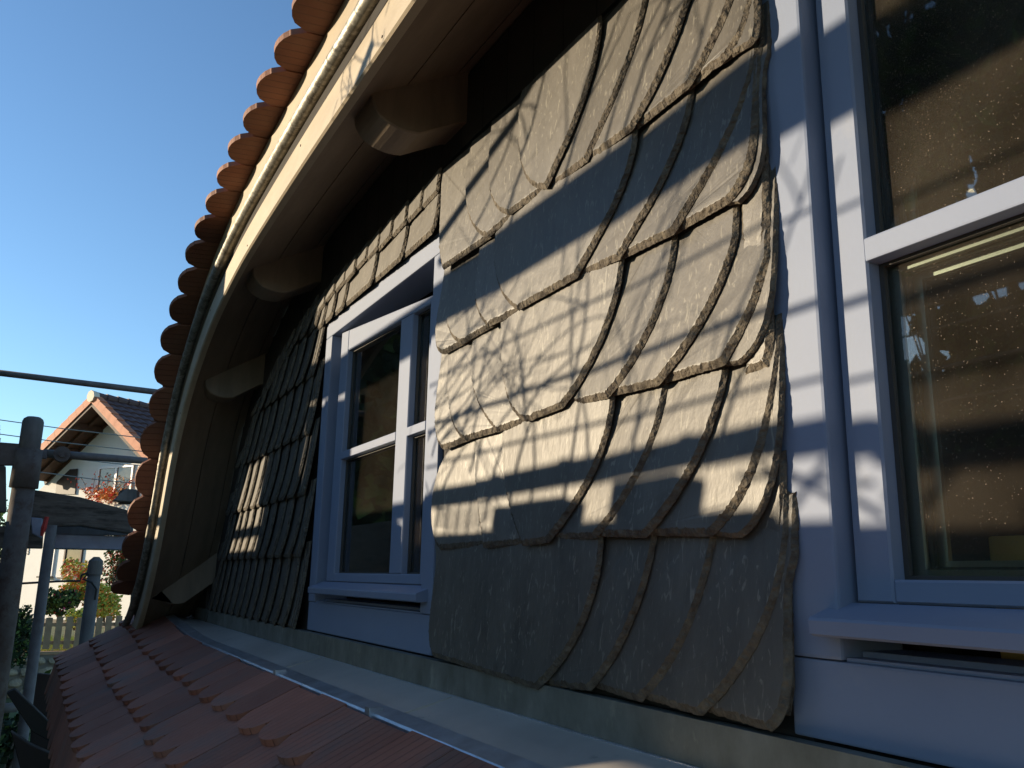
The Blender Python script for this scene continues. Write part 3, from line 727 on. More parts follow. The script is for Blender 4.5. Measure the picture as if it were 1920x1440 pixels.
# short top pieces running under the flashing
H('lower_roof_tiles', bm, M['tile'], label='dull red brown beavertail tiles of the lower roof')
bm = new()
for k in range(n + 2):
    X0 = 1.2 - k * .1; X1 = X0 - .1
    prism(bm, [(X0, -.04, -.215 - .03)] + [(X0, y, z - .024 + zb_(X0)) for y, z in PR[1:-1]] + [(X0, -.545, -.75), (X0, -.0, -.75)], (X1 - X0, 0, 0))
H('roof_deck', bm, M['gap'])
# side of the dormer under the eave end
bm = new(); box(bm, (-4.9, .0, -.6), (-4.3, .12, -.05)); H('valley_board', bm, M['frieze'])
# main body of the house below the roof
bm = new(); box(bm, (-4.95, .30, -5.6), (3.0, 7.0, -.76)); H('house_wall', bm, M['render'])
#PART2
# ================================================================== SCAFFOLD
scaf = thing('scaffold', 'weathered scaffold of rusty posts, tubes and planks beyond the tile edge', 'scaffold', (-5.8, -.85, -5.5))
def SC(name, bm, m, smooth=False, label=None): return obj(name, bm, m, scaf, smooth, label)
def quadX(pxs, X, th, name, m, label=None):
    bm = new(); prism(bm, [atX(x, y, X) for x, y in pxs], (-th, 0, 0))
    bmesh.ops.bevel(bm, geom=bm.edges[:], offset=.004, segments=1, affect='EDGES'); return SC(name, bm, m, label=label)
# near left post with rounded cap and socket
c0 = atX(61, 800, -5.8); 
bm = new()
tp = atX(61, 782, -5.8).z
tube(bm, [(-5.8, c0.y, z) for z in (-5.5, -.2)] + [(-5.8, c0.y, .52)], [.066, .066, .062], 20)
SC('post', bm, M['rusty'], True)
bm = new(); tube(bm, [(-5.8, c0.y, .5), (-5.8, c0.y, tp - .03), (-5.8, c0.y, tp - .012), (-5.8, c0.y, tp)], [.059, .059, .052, .036], 20); SC('post_cap', bm, M['oldpost'], True)
bm = new(); tube(bm, [(-5.8, c0.y, .47), (-5.8, c0.y, .70)], [.078, .074], 20); SC('socket', bm, M['rusty'], True)
quadX([(-40, 826), (40, 832), (40, 872), (-40, 872)], -5.78, .05, 'ledger_plate', M['rusty'])
quadX([(-30, 868), (11, 874), (12, 960), (-30, 960)], -5.95, .06, 'plank', M['oldpost'])
# tubes
bm = new(); tube(bm, [atX(-60, 692, -6), atX(292, 735, -6), atX(420, 750, -6)], .020, 14); SC('tube', bm, M['steel'], True)
bm = new(); tube(bm, [atX(82, 850, -5.9), atX(300, 866, -5.9)], [.027, .021], 14); SC('tube', bm, M['steel'], True)
bm = new()
cc = atX(116, 852, -5.87)
tube(bm, [cc + V((.03, 0, 0)), cc + V((-.03, 0, 0))], .047, 18); tube(bm, [cc + V((.045, 0, 0)), cc + V((.02, 0, 0))], .022, 12); SC('ring_coupler', bm, M['rusty'], False)
quadX([(68, 842), (88, 844), (88, 860), (68, 858)], -5.86, .05, 'wedge', M['steel'])
# beams and planks going across
quadX([(62, 918), (150, 932), (245, 958), (245, 1000), (150, 985), (55, 988)], -6.1, .20, 'timber_beam', M['plank'])
quadX([(100, 972), (250, 985), (250, 1004), (100, 1003)], -6.5, .1, 'plank', M['oldpost'])
quadX([(92, 1001), (240, 1006), (240, 1031), (92, 1028)], -6.25, .30, 'steel_plank', M['steel_plank'])
quadX([(-20, 985), (82, 990), (80, 1028), (-20, 1026)], -6.15, .2, 'plank', M['plank'])
quadX([(212, 938), (236, 916), (256, 918), (256, 942)], -6.8, .12, 'plank', M['oldpost'])
quadX([(225, 920), (236, 916), (262, 920), (262, 944), (224, 944)], -6.9, .12, 'plank', M['brown_wood'])
# galvanised standard
p2 = atX(97, 985, -6.0)
bm = new(); tube(bm, [(-6, p2.y, -5.5), (-6, p2.y, p2.z)], .031, 16); SC('post', bm, M['steel'], True)
quadX([(58, 970), (80, 972), (78, 1010), (60, 1000)], -6.05, .05, 'bracket', M['steel_plank'])
bm = new(); tube(bm, [atX(88, 969, -5.95), atX(82, 990, -5.95), atX(78, 1005, -5.95)], [.012, .016, .008], 8); SC('strap', bm, M['red'])
# clutter low on the left
quadX([(12, 1300), (28, 1292), (118, 1378), (110, 1400), (60, 1372)], -5.5, .08, 'plank', M['gap'])
quadX([(20, 1372), (60, 1398), (110, 1420), (110, 1470), (40, 1450)], -5.45, .08, 'plank', M['dark_wood'])
quadX([(64, 1262), (112, 1266), (120, 1500), (50, 1500)], -6.3, .05, 'toe_board', M['dark_wood'])
bm = new(); tube(bm, [atX(-40, 1332, -6.2), atX(32, 1326, -6.2)], .028, 12); SC('tube', bm, M['steel'], True)
# --- outer side of the scaffold, in front of the wall (casts the shadows on it)
DD = 1.6
def SH(Xs, zs, d=DD): return V((Xs - .839 * d, -d, zs + .2138 * d))
def sboard(name, xa, xb, za, zb, m, d=DD, th=.03, slope=0.0):
    bm = new(); a = SH(xa, za, d); b = SH(xb, zb, d)
    prism(bm, [(a.x, a.y, a.z), (b.x, a.y, a.z + slope * (xb - xa)), (b.x, a.y, b.z + slope * (xb - xa)), (a.x, a.y, b.z)], (0, -th, 0))
    return SC(name, bm, m)
sboard('guard_board', -2.75, 1.3, .545, .668, M['plank'])
sboard('toe_board', -4.9, -.62, .132, .170, M['plank'], slope=.003)
sboard('toe_board', -.62, 1.3, .130, .172, M['plank'], slope=-.02)
sboard('toe_board', -6.5, -.93, -2.0, .082, M['plank'])  # unseen board stretched far down and left to keep the lower roof shaded
sboard('toe_board', -.93, -.72, -.235, .082, M['plank'])  # lower edge cut high from here so sun reaches the roof and bounces
sboard('toe_board', -.72, 1.3, -.235, .070, M['plank'], slope=-.02)
for X in (-1.38, -1.13, -.84): sboard('clip', X - .012, X + .012, .1725, .186, M['steel'])
sboard('upright', 1.05, 1.12, -2.5, 1.6, M['steel'], d=DD + .05)
sboard('upright', -4.75, -4.68, -2.5, 1.6, M['steel'], d=DD + .05)
def add_shadow_block(label, xa, xb, za, zb, d=1.5):  # unseen blocks added to darken parts of the slot between the boards
    a = SH(xa, za, d); b = SH(xb, zb, d); bm = new(); box(bm, (a.x, a.y, a.z), (b.x, a.y - .06, b.z), .006)
    return tag(obj('timber_block', bm, M['plank']), label, 'timber block', 'timber offcuts on the scaffold')
add_shadow_block('low wide timber offcut on the scaffold', -1.37, -1.12, .083, .126); add_shadow_block('tall timber offcut on the scaffold', -1.0, -.85, .083, .137)
add_shadow_block('end timber offcut on the scaffold', -1.85, -1.69, .083, .137)
add_shadow_block('far timber offcut on the scaffold', -2.9, -1.98, .083, .137)
# unseen sheet added to shade the left panel and window edge
bm = new()
def sheet(bm, xa, xb, za, zb, d=1.72, n=16, m_=10):
    g = []
    for i in range(n + 1):
        row = []
        for j in range(m_ + 1):
            t = i / n; s = j / m_; p = SH(xa + (xb - xa) * t + (.015 * math.sin(s * 9) if i in (0, n) else 0), za + (zb - za) * s, d)
            row.append(bm.verts.new(p + V((0, .03 * math.sin(t * 14 + s * 2), 0))))
        g.append(row)
    for i in range(n):
        for j in range(m_): bm.faces.new((g[i][j], g[i + 1][j], g[i + 1][j + 1], g[i][j + 1]))
sheet(bm, -3.22, -2.66, -.5, 1.15); sheet(bm, -2.67, -2.36, -.5, .53, 1.725); sheet(bm, -4.6, -3.2, .43, 1.15, 1.73)
bmesh.ops.solidify(bm, geom=bm.faces[:], thickness=.003)
tag(obj('tarpaulin', bm, M['tarp'], smooth=True), 'grey tarpaulin hanging on the outer scaffold rail', 'tarpaulin')
# ropes / thin rails
for zs, r, d, sl in ((.318, .0055, 1.3, 0), (.238, .0035, 1.3, -.012), (.425, .0032, 1.3, .01)):
    bm = new(); a = SH(-1.75 if zs < .8 else -1.3, zs, d); b = SH(1.2, zs, d); b.z += sl * 2
    tube(bm, [a, a.lerp(b, .33) + V((0, 0, -.004)), a.lerp(b, .66) + V((0, 0, -.003)), b], r, 8); SC('rope', bm, M['wire'])
bm = new(); tube(bm, [SH(-1.72, .715, 1.5), SH(-1.20, .965, 1.5)], .014, 10); SC('brace', bm, M['steel'], True)

# climbing vine with bare twisting stems on the outer scaffold
def vine(name, label, seed, starts, d0=1.15):
    rnd = random.Random(seed); bm = new()
    def grow(x, z, ang, L, r, dep):
        pts = []; n = max(4, int(L / .03)); a = ang; d = d0 + rnd.uniform(-.1, .15); bend = rnd.uniform(-.5, .5)
        for i in range(n):
            pts.append(SH(x, z, d)); a += bend * .08 + rnd.gauss(0, .13); x += math.sin(a) * .03; z += math.cos(a) * .03
            if dep < 3 and rnd.random() < .16: grow(x, z, a + rnd.choice((-1, 1)) * rnd.uniform(.5, 1.2), L * rnd.uniform(.3, .6), r * .62, dep + 1)
        tube(bm, pts, [r * (1 - .6 * i / n) for i in range(n)], 5)
    for s in starts: grow(*s, 0)
    tag(obj(name, bm, M['bark'], smooth=True), label, 'vine')
vine('climbing_vine', 'bare climbing vine with tangled twigs on the scaffold', 3, [(-1.75, .12, .5, .55, .0042), (-1.62, .16, .75, .5, .0038), (-1.7, .2, .8, .6, .004), (-1.72, .26, .6, .5, .0035), (-1.6, .3, 1.2, .5, .003), (-1.66, .36, 1.0, .45, .003), (-1.72, .4, .9, .5, .003), (-1.68, .22, 1.0, .5, .004), (-1.5, .2, .35, .45, .004), (-1.45, .17, .1, .45, .0035), (-1.75, .3, 1.1, .35, .003)])
vine('climbing_vine', 'taller bare climbing vine reaching the upper scaffold rail', 11, [(-1.3, .10, .1, .5, .0045), (-1.12, .10, .15, .55, .004), (-.95, .16, -.05, .5, .004), (-.78, .17, .0, .4, .004), (-1.22, .12, .25, .5, .0035), (-1.05, .14, -.2, .5, .0035), (-1.4, .15, .3, .55, .0035)])
vine('climbing_vine', 'bare vine stems above the scaffold guard board', 21, [(-1.35, .62, .55, .55, .005), (-1.15, .64, .5, .5, .005), (-.95, .66, .5, .45, .0045), (-1.02, .62, .2, .4, .0045), (-.8, .68, .45, .35, .004), (-1.5, .66, .6, .5, .004)])
bm = new()
for a, b in (((-.71, .132), (-.61, .075)), ((-.70, .078), (-.64, .135)), ((-.605, .09), (-.54, .15)), ((-.74, .12), (-.62, .11)), ((-.5, .075), (-.40, .14))):
    tube(bm, [SH(*a, 1.5), SH(*b, 1.5)], .0045, 6)
SC('wire_mesh', bm, M['wire'])
bm = new()
for a in [-1.66 + .045 * k for k in range(7)]:
    tube(bm, [SH(a, .08, 1.5), SH(a + .004, .15, 1.5)], .003, 5)
for z in (.098, .112, .126): tube(bm, [SH(-1.62, z + .006, 1.5), SH(-1.53, z - .004, 1.5), SH(-1.46, z - .003, 1.5), SH(-1.38, z + .008, 1.5)], .0035, 5)
SC('wire_mesh', bm, M['wire'])

# strings stretched beyond the dormer
for k, (a, b, lab) in enumerate((((-60, 779), (300, 825), 'uppermost thin string against the sky'), ((-60, 806), (300, 850), 'second thin string, just below the uppermost one'), ((66, 884), (300, 911), 'lowest thin string, crossing the dark gable window'), ((128, 859), (300, 875), 'thin string just under the lower scaffold tube'))):
    bm = new(); tube(bm, [atX(*a, -8.5), atX((a[0] + b[0]) / 2, (a[1] + b[1]) / 2 + 2, -8.5), atX(*b, -8.5)], .0045, 6)
    tag(obj('string', bm, M['wire']), lab, 'string', 'strings stretched past the scaffold')
# old post with wire
p3 = atX(179, 1060, -7.2); zt3 = atX(179, 1044, -7.2).z
pt = thing('wooden_post', 'grey weathered post with black wire tied round its top, beside the tiled roof', 'post', (-7.2, p3.y, -5.5))
bm = new(); tube(bm, [(-7.2, p3.y, -5.5), (-7.2, p3.y, zt3 - .12)], [.052, .046], 16); obj('shaft', bm, M['oldpost'], pt, True)
bm = new(); tube(bm, [(-7.2, p3.y, zt3 - .13), (-7.2, p3.y, zt3 - .03), (-7.2, p3.y, zt3)], [.054, .050, .02], 16); obj('cap', bm, M['oldpost'], pt, False)
bm = new(); tube(bm, [atX(-40, 1097, -7.1), atX(40, 1094, -7.1), atX(110, 1090, -7.1), atX(150, 1089, -7.1), atX(153, 1078, -7.1), atX(165, 1074, -7.1)], .008, 6); tube(bm, [atX(165, 1076, -7.1), atX(156, 1086, -7.1), atX(172, 1092, -7.12), atX(181, 1105, -7.14), atX(178, 1125, -7.14)], .008, 6); obj('wire', bm, M['black'], pt)

# ================================================================== TERRAIN
def gz(X, Y):
    """ground height"""
    t = smst((-X - 9) / 9.0)
    return -5.6 + 3.15 * t
bm = new(); g = {}
xsG = [-600, -300, -150, -80, -60, -45, -36, -30, -26, -23, -20.6, -20.3, -18, -16, -14, -12, -10, -8, -4, 0, 10, 30, 80, 200, 600]
ysG = [-600, -200, -80, -40, -20, -12, -6, -3, 0, 3, 6, 12, 20, 40, 80, 200, 600]
for i, X in enumerate(xsG):
    for j, Y in enumerate(ysG):
        z = gz(X, Y) if X > -20.5 else (-1.62 if X > -80 else -1.62 + min(0, 0))
        g[i, j] = bm.verts.new((X, Y, z))
for i in range(len(xsG) - 1):
    for j in range(len(ysG) - 1): bm.faces.new((g[i, j], g[i + 1, j], g[i + 1, j + 1], g[i, j + 1]))
gr = obj('ground', bm, M['ground']); gr['kind'] = 'structure'

# ================================================================== FENCE, STONE WALL, GARDEN
fn = thing('picket_fence', 'brown wooden picket fence above the stone wall', 'fence', (-20, -1.5, -1.9))
XF = -20.0
y = atX(-60, 1200, XF).y
ztF = atX(100, 1156, XF).z; zbF = atX(100, 1217, XF).z
while y < atX(330, 1200, XF).y:
    bm = new(); dz = random.uniform(-.02, .02); tl_ = random.uniform(-.012, .012)
    prism(bm, [(XF, y, zbF), (XF, y + .125, zbF), (XF, y + .125 + tl_, ztF + dz - .012), (XF, y + .062 + tl_, ztF + dz), (XF, y + tl_, ztF + dz - .012)], (-.022, 0, 0))
    obj('picket', bm, M['picket'], fn); y += .183
for z in (zbF + .12, ztF - .16):
    bm = new(); box(bm, (XF - .024, -4, z - .035), (XF - .06, 4, z + .035)); obj('rail', bm, M['picket'], fn)
bm = new(); box(bm, (XF + .02, -4, zbF - .10), (XF - .12, 4, zbF - .045)); obj('base_rail', bm, M['picket'], fn)
sw = thing('stone_wall', 'rough fieldstone retaining wall below the picket fence', 'wall', (-20, -1, -4))
bm = new(); box(bm, (XF - .02, -6, -4.6), (XF - .5, 6, zbF - .11)); obj('mortar_bed', bm, M['mortar'], sw)
bm = new(); rnd = random.Random(5)
z = zbF - .22
while z > -4.2:
    y = -3.0 + rnd.uniform(0, .2)
    while y < 2.5:
        w = rnd.uniform(.16, .34); h = rnd.uniform(.14, .22)
        r = bmesh.ops.create_icosphere(bm, subdivisions=2, radius=.5)
        sd_ = rnd.random() * 50
        for v in r['verts']:
            q = v.co.copy(); k = 1 + .35 * noise.noise(q * 2.2 + V((sd_, 0, 0)))
            v.co = V((XF + q.x * .16 * k, y + w / 2 + max(-.46, min(.46, q.y * k)) * w, z + max(-.45, min(.45, q.z * k)) * h))
        y += w + .015
    z -= .2
obj('stones', bm, M['stone'], sw)

def cluster(bm, c, rad, n, size, rnd, flat=1.0, mi=0, shell=.35):
    for _ in range(n):
        d = V((rnd.gauss(0, 1), rnd.gauss(0, 1), rnd.gauss(0, 1))).normalized(); t = rnd.uniform(shell, 1) ** .6
        p = V(c) + V((d.x * rad[0], d.y * rad[1], d.z * rad[2])) * t * (1 + .25 * noise.noise(d * 2.5 + V(c)))
        a = V((rnd.gauss(0, 1), rnd.gauss(0, 1), rnd.gauss(0, 1))).normalized(); b = a.orthogonal().normalized() * size * rnd.uniform(.5, 1.1); cc = a.cross(b).normalized() * size * rnd.uniform(.35, .7)
        f = bm.faces.new([bm.verts.new(p - b), bm.verts.new(p - cc), bm.verts.new(p + b), bm.verts.new(p + cc)]); f.material_index = mi
def bush(name, label, cat, px, X, rpx, n, mats, wts, size, seed, group=None, zf=1.0):
    rnd = random.Random(seed); c = atX(*px, X); s = -X / FPX
    t = thing(name, label, cat, (c.x, c.y, max(-1.62, c.z - rpx[1] * s)), group)
    bm = new()
    for k in range(9):
        q = (c.x + rnd.uniform(-.6, .6) * rpx[0] * s, c.y + rnd.uniform(-.6, .6) * rpx[0] * s, c.z + rnd.uniform(-.6, .6) * rpx[1] * s)
        for mi, w in enumerate(wts):
            cluster(bm, q, (rpx[0] * s * .5, rpx[0] * s * .5, rpx[1] * s * .5), int(n * w / 9), size * (1 if mi == 0 else .8), rnd, mi=mi)
    obj('foliage', bm, mats, t)
    bm = new()
    for k in range(5):
        b = V((c.x, c.y, c.z - rpx[1] * s)); e = V((c.x + rnd.uniform(-.5, .5) * rpx[0] * s, c.y + rnd.uniform(-.6, .6) * rpx[0] * s, c.z + rnd.uniform(0, .8) * rpx[1] * s))
        tube(bm, [b, b.lerp(e, .5) + V((0, rnd.uniform(-.05, .05), 0)), e], [.02, .013, .005], 6)
    obj('stems', bm, M['bark'], t)
G = 'garden shrubs behind the picket fence'
bush('shrub', 'dark green rounded shrub behind the picket fence, next to the scaffold post', 'shrub', (112, 1128), -22.0, (30, 24), 2600, [M['leaf'], M['leafd'], M['pink']], (.5, .45, .03), .055, 1, G)
bush('shrub', 'shrub thick with orange red berries in front of the white wall', 'shrub', (150, 1092), -22.6, (30, 40), 2800, [M['leafy'], M['berry'], M['orangeleaf']], (.5, .28, .2), .055, 2, G)
bush('shrub', 'tall red berried shrub close to the tile edge', 'shrub', (220, 1055), -23.5, (26, 60), 2600, [M['leaf'], M['berry'], M['leafd']], (.45, .28, .25), .055, 3, G)
bush('shrub', 'yellow green shrub with orange leaves just left of the tile edge', 'shrub', (200, 1130), -21.6, (26, 32), 2200, [M['leafy'], M['orangeleaf'], M['yellow']], (.62, .25, .08), .055, 4, G)
bush('shrub', 'yellow flowering plant leaning over the picket fence', 'shrub', (142, 1160), -20.7, (14, 18), 500, [M['leafy'], M['leaf'], M['yellow']], (.6, .3, .12), .05, 5, G)
bush('shrub', 'dark shrub low beside the scaffold post in front of the stone wall', 'shrub', (28, 1190), -17, (26, 46), 2200, [M['leafd'], M['leaf']], (.7, .3), .05, 6, G)
bush('shrub', 'small dark weed growing among the low scaffold planks', 'shrub', (75, 1300), -8.2, (22, 30), 260, [M['leaf'], M['leafd']], (.5, .5), .05, 7)
bush('shrub', 'leafy weed at the bottom left corner under the planks', 'shrub', (10, 1400), -8.4, (30, 70), 700, [M['leafd'], M['leaf']], (.7, .3), .05, 8)
bm = new(); rnd = random.Random(9)
for k in range(5000):
    p = V((rnd.uniform(-24, -20.4), rnd.uniform(-4, 1), -1.62)); h = rnd.uniform(.05, .14)
    bm.faces.new([bm.verts.new(p), bm.verts.new(p + V((0, .012, 0))), bm.verts.new(p + V((rnd.uniform(-.03, .03), .006 + rnd.uniform(-.03, .03), h)))])
o = obj('grass', bm, M['leafy']); o['kind'] = 'stuff'; o['label'] = 'short green lawn behind the picket fence'; o['category'] = 'grass'

# ================================================================== NEIGHBOUR'S HOUSE
nv = V((.5, -.866, 0)); rv = -nv; ev = V((.866, .5, 0)); up = V((0, 0, 1))
P0 = CAM + ray(172, 745) * (29 / ray(172, 745).length)
nh = thing('neighbour_house', 'white neighbouring house with brown tiled gable roof and orange verge tiles', 'house', (P0.x, P0.y, -1.62))
def NH(name, bm, m, label=None, smooth=False): return obj(name, bm, m, nh, smooth, label)
def PV(x, y, back=0.0): return atP(x, y, P0 + rv * back, nv)
pk = PV(172, 745); lf = PV(28, 888); rf = PV(340, 925)
def slab(bm, a, b, th, f0, f1, lift=0.0):
    """roof slab between ridge a and eave b (points on the verge plane), from f0 to f1 back along the ridge"""
    d = (b - a).normalized(); n = nv.cross(d)
    if n.z < 0: n = -n
    q = [a + n * lift, b + n * lift, b + n * (lift + th), a + n * (lift + th)]
    prism(bm, [p + rv * f0 for p in q], rv * (f1 - f0))
    return n
OH = 1.05
for a, b in ((pk, lf), (pk, rf)):
    bm = new(); slab(bm, a - up * .10, b - up * .10, .07, .04, 11, -.06); NH('roof_boarding', bm, M['brown_wood'])
    # rafters under the overhang
    bm = new(); d = (b - a).normalized()
    for k in range(3):
        f = .08 + k * .48
        q = a + rv * f - up * .12; e_ = b + rv * f - up * .12
        obox(bm, q - up * .08, e_ - up * .08, up, .09, .14)
    NH('rafters', bm, M['brown_wood'])
    # verge tiles: one row of stepped orange tiles
    bm = new(); L = (b - a).length; k = 0; s = .05
    while s < L:
        q = a + d * s - nv * .0; e_ = a + d * min(L, s + .40)
        n_ = nv.cross(d); n_ = -n_ if n_.z < 0 else n_
        prism(bm, [q + n_ * .10, e_ + n_ * .125, e_ - n_ * .13, q - n_ * .13], rv * .05); prism(bm, [q + n_ * .10 + rv * .051, e_ + n_ * .125 + rv * .051, e_ + n_ * .07 + rv * .051, q + n_ * .06 + rv * .051], rv * .20); s += .385
    NH('verge_tiles', bm, M['verge'])
# pantiled roof surface: wavy sheets, one per course
for si, (a, b) in enumerate(((pk, rf), (pk, lf))):
    d = (b - a).normalized(); n_ = nv.cross(d); n_ = -n_ if n_.z < 0 else n_
    bm = new(); L = (b - a).length; s = 0.05; c = 0
    while s < L - .1:
        nseg = 330 if si == 0 else 60
        A = []; B = []; Cc = []
        for k in range(nseg + 1):
            f = .24 + 10.6 * k / nseg; w = .035 * abs(math.sin(f * math.pi / .30 )) 
            A.append(bm.verts.new(a + d * s + rv * f + n_ * (.015 + w))); B.append(bm.verts.new(a + d * (s + .36) + rv * f + n_ * (.06 + w))); Cc.append(bm.verts.new(a + d * (s + .361) + rv * f + n_ * (.01)))
        for k in range(nseg):
            bm.faces.new((A[k], A[k + 1], B[k + 1], B[k])); bm.faces.new((B[k], B[k + 1], Cc[k + 1], Cc[k]))
        s += .335; c += 1
    NH('roof_tiles', bm, M['neigh_tile'])
bm = new(); f = .1
while f < 10.8:
    q = pk + rv * f + up * .07; tube(bm, [q, q + rv * .40], [.13, .10], 10); f += .37
NH('ridge_tiles', bm, M['neigh_tile'])
bm = new(); tube(bm, [pk + nv * .05 + up * .03, pk + rv * .16 + up * .03], [.19, .17], 8); NH('ridge_end_cap', bm, M['pale'])
# gable wall
GW = OH
def PG(x, y, fwd=0.0): return atP(x, y, P0 + rv * (GW - fwd), nv)
def under(a, b, x_e):
    """height below the roof slope at local e-coordinate x_e"""
    t = (x_e - (a - P0).dot(ev)) / ((b - a).dot(ev)); return a.z + (b.z - a.z) * t - .22
def loc(e, z): return P0 + rv * GW + ev * e + V((0, 0, z - P0.z))
el = (PG(36, 1120) - P0).dot(ev); er = (rf - P0).dot(ev) - .6
zb = -1.75
bm = new(); prism(bm, [loc(0, under(pk, rf, 0)), loc(el, under(pk, lf, el)), loc(el, zb), loc(er, zb), loc(er, under(pk, rf, er))], rv * 9.0); NH('gable_wall', bm, M['render'])
bm = new(); prism(bm, [loc(el - .003, zb - .0), loc(el - .003, zb + .26), loc(er, zb + .26), loc(er, zb)], nv * .02); NH('plinth', bm, M['mortar'])
# purlins showing under the left overhang
for e_ in (-.9, -2.0, 1.3):
    zz_ = under(pk, lf if e_ < 0 else rf, e_) - .02
    bm = new(); q = P0 + ev * e_; q.z = zz_; obox(bm, q + rv * .1, q + rv * (GW + .1), up, .14, .18); NH('purlin', bm, M['brown_wood'])
q = [PG(150, 836, .02), PG(95, 836, .02)]
bm = new(); prism(bm, [PG(146, 879, .03), PG(132, 880, .03), PG(107, 904, .03), PG(105, 926, .03), PG(141, 927, .03)], nv * .02); w1 = NH('window', bm, M['shutter'], 'dark shuttered window with a slanted corner')
def pane_win(x0, x1, y0, y1, bars, frame, label, fw=2.2):
    bm = new()
    a = PG(x0, y0, .01); b = PG(x1, y0, .01); c = PG(x1, y1, .01); d = PG(x0, y1, .01)
    W = (b - a).length; z1 = a.z; z0 = d.z; e0 = (a - P0).dot(ev)
    t = .07
    def rect(bm, ea, eb, za, zb_, f, th):
        prism(bm, [loc(ea, za) + nv * f, loc(eb, za) + nv * f, loc(eb, zb_) + nv * f, loc(ea, zb_) + nv * f], nv * th)
    for (ea, eb, za, zc) in ((e0, e0 + t, z0, z1), (e0 + W - t, e0 + W, z0, z1), (e0 + t, e0 + W - t, z0, z0 + t), (e0 + t, e0 + W - t, z1 - t, z1)): rect(bm, ea, eb, za, zc, .003, .05)
    for bx in bars: rect(bm, e0 + W * bx - t * .7, e0 + W * bx + t * .7, z0 + t, z1 - t, .003, .045)
    fr = obj('window', bm, frame, nh, label=label)
    bm = new(); rect(bm, e0 + t, e0 + W - t, z0 + t, z1 - t, .002, .02)
    g_ = obj('pane', bm, M['winglass']); g_.parent = fr
    bm = new(); rect(bm, e0 - .05, e0 + W + .05, z0 - .06, z0 - .01, .003, .14); s_ = obj('window_sill', bm, M['mortar']); s_.parent = fr
    for o in (g_, s_): o.matrix_parent_inverse = (Matrix.Translation(V(nh.location)) @ fr.matrix_parent_inverse).inverted()
pane_win(187, 252, 876, 928, (.52,), M['white_pvc'], 'white framed two part upstairs window')
pane_win(124, 157, 1025, 1082, (), M['brown_wood'], 'brown framed ground floor window')
pane_win(85, 106, 1025, 1080, (), M['white_pvc'], 'narrow white framed ground floor window')
# wall tiles: small number on the wall
cu = bpy.data.curves.new('number_text', 'FONT'); cu.body = '3'; cu.size = .30; cu.extrude = .008
to = bpy.data.objects.new('t', cu); link(to); dg = bpy.context.evaluated_depsgraph_get(); me = bpy.data.meshes.new_from_object(to.evaluated_get(dg)); bpy.data.objects.remove(to)
me.materials.clear(); me.materials.append(M['black']); no = link(bpy.data.objects.new('house_number', me)); no.parent = nh
R3 = Matrix((ev, up, nv)).transposed().to_4x4(); pn = PG(50, 1040, .0) + nv * .012; no.matrix_parent_inverse = Matrix.Translation(V(nh.location)).inverted(); no.matrix_basis = Matrix.Translation(pn) @ R3
# red leaved vine round the upstairs window
rnd = random.Random(31); bm = new(); bmt = new()
for k in range(18):
    x = rnd.uniform(170, 250); y = 935; pts = []
    a = rnd.uniform(-.9, .9)
    for i in range(9):
        pts.append(PG(x, y, .25 + rnd.uniform(-.08, .08))); a += rnd.gauss(0, .35); x += math.sin(a) * 6; y -= abs(math.cos(a)) * 6.0
        if rnd.random() < .5: cluster(bm, PG(x, y, .27), (.12, .12, .12), 3, .05, rnd, mi=0 if rnd.random() < .5 else 1)
    tube(bmt, pts, .007, 4)
for k in range(70): cluster(bm, PG(rnd.uniform(165, 215), rnd.uniform(918, 940), .3), (.15, .15, .12), 5, .06, rnd, mi=rnd.choice((0, 1, 1)))
tv = thing('red_creeper', 'red leaved creeper climbing round the upstairs window of the white house', 'creeper', PG(205, 940, .3))
obj('foliage', bm, [M['berry'], M['orangeleaf']], tv); obj('stems', bmt, M['brown_wood'], tv)

# ================================================================== TREES
def tree(name, label, base, h, crown, n, size, mats, wts, seed, group=None, conifer=False, tr=.18, clumps=26, cz=.62, sz=.33):
    rnd = random.Random(seed); t = thing(name, label, 'tree', base, group); B = V(base); bm = new()
    top = B + V((0, 0, h)); tube(bm, [B, B.lerp(top, .4) + V((.1, .05, 0)), B.lerp(top, .95)], [tr, tr * .7, tr * .2], 8)
    cen = []
    for k in range(clumps):
        if conifer:
            s = k / clumps; z = h * (.12 + .86 * s); R_ = crown * (1 - s) + .15; an = k * 2.4
            q = B + V((math.cos(an) * R_ * .55, math.sin(an) * R_ * .55, z)); rad = (R_ * .6, R_ * .6, h * .06)
        else:
            d = V((rnd.gauss(0, 1), rnd.gauss(0, 1), rnd.gauss(0, 1))).normalized() * rnd.uniform(.3, 1) ** .5
            q = B + V((d.x * crown * .75, d.y * crown * .75, h * cz + d.z * h * sz)); rr_ = crown * rnd.uniform(.22, .42); rad = (rr_, rr_, rr_ * .9)
        cen.append((q, rad))
        s0 = B.lerp(top, min(.9, max(.15, (q.z - B.z) / h - .15))); tube(bm, [s0, s0.lerp(q, .5) + V((0, 0, .1)), q], [tr * .3, tr * .18, .02], 5)
    obj('trunk', bm, M['bark'], t, True); bm = new()
    for q, rad in cen:
        for mi, w in enumerate(wts): cluster(bm, q, rad, int(n * w / clumps), size, rnd, mi=mi, shell=.15)
    obj('crown', bm, mats, t)
pb = atX(238, 752, -46)
tree('birch_tree', 'pale birch top showing above the ridge of the white house', (pb.x, pb.y, -1.62), pb.z + 1.62 + .45, 1.0, 5000, .10, [M['leafy'], M['leaf']], (.7, .3), 41, tr=.12, clumps=40)
pc = atX(-14, 800, -40)
tree('spruce_tree', 'dark spruce at the left edge behind the scaffold post', (pc.x, pc.y, -1.62), pc.z + 1.62 + .4, 1.5, 6000, .12, [M['leafd'], M['leaf']], (.8, .2), 42, conifer=True, clumps=40)
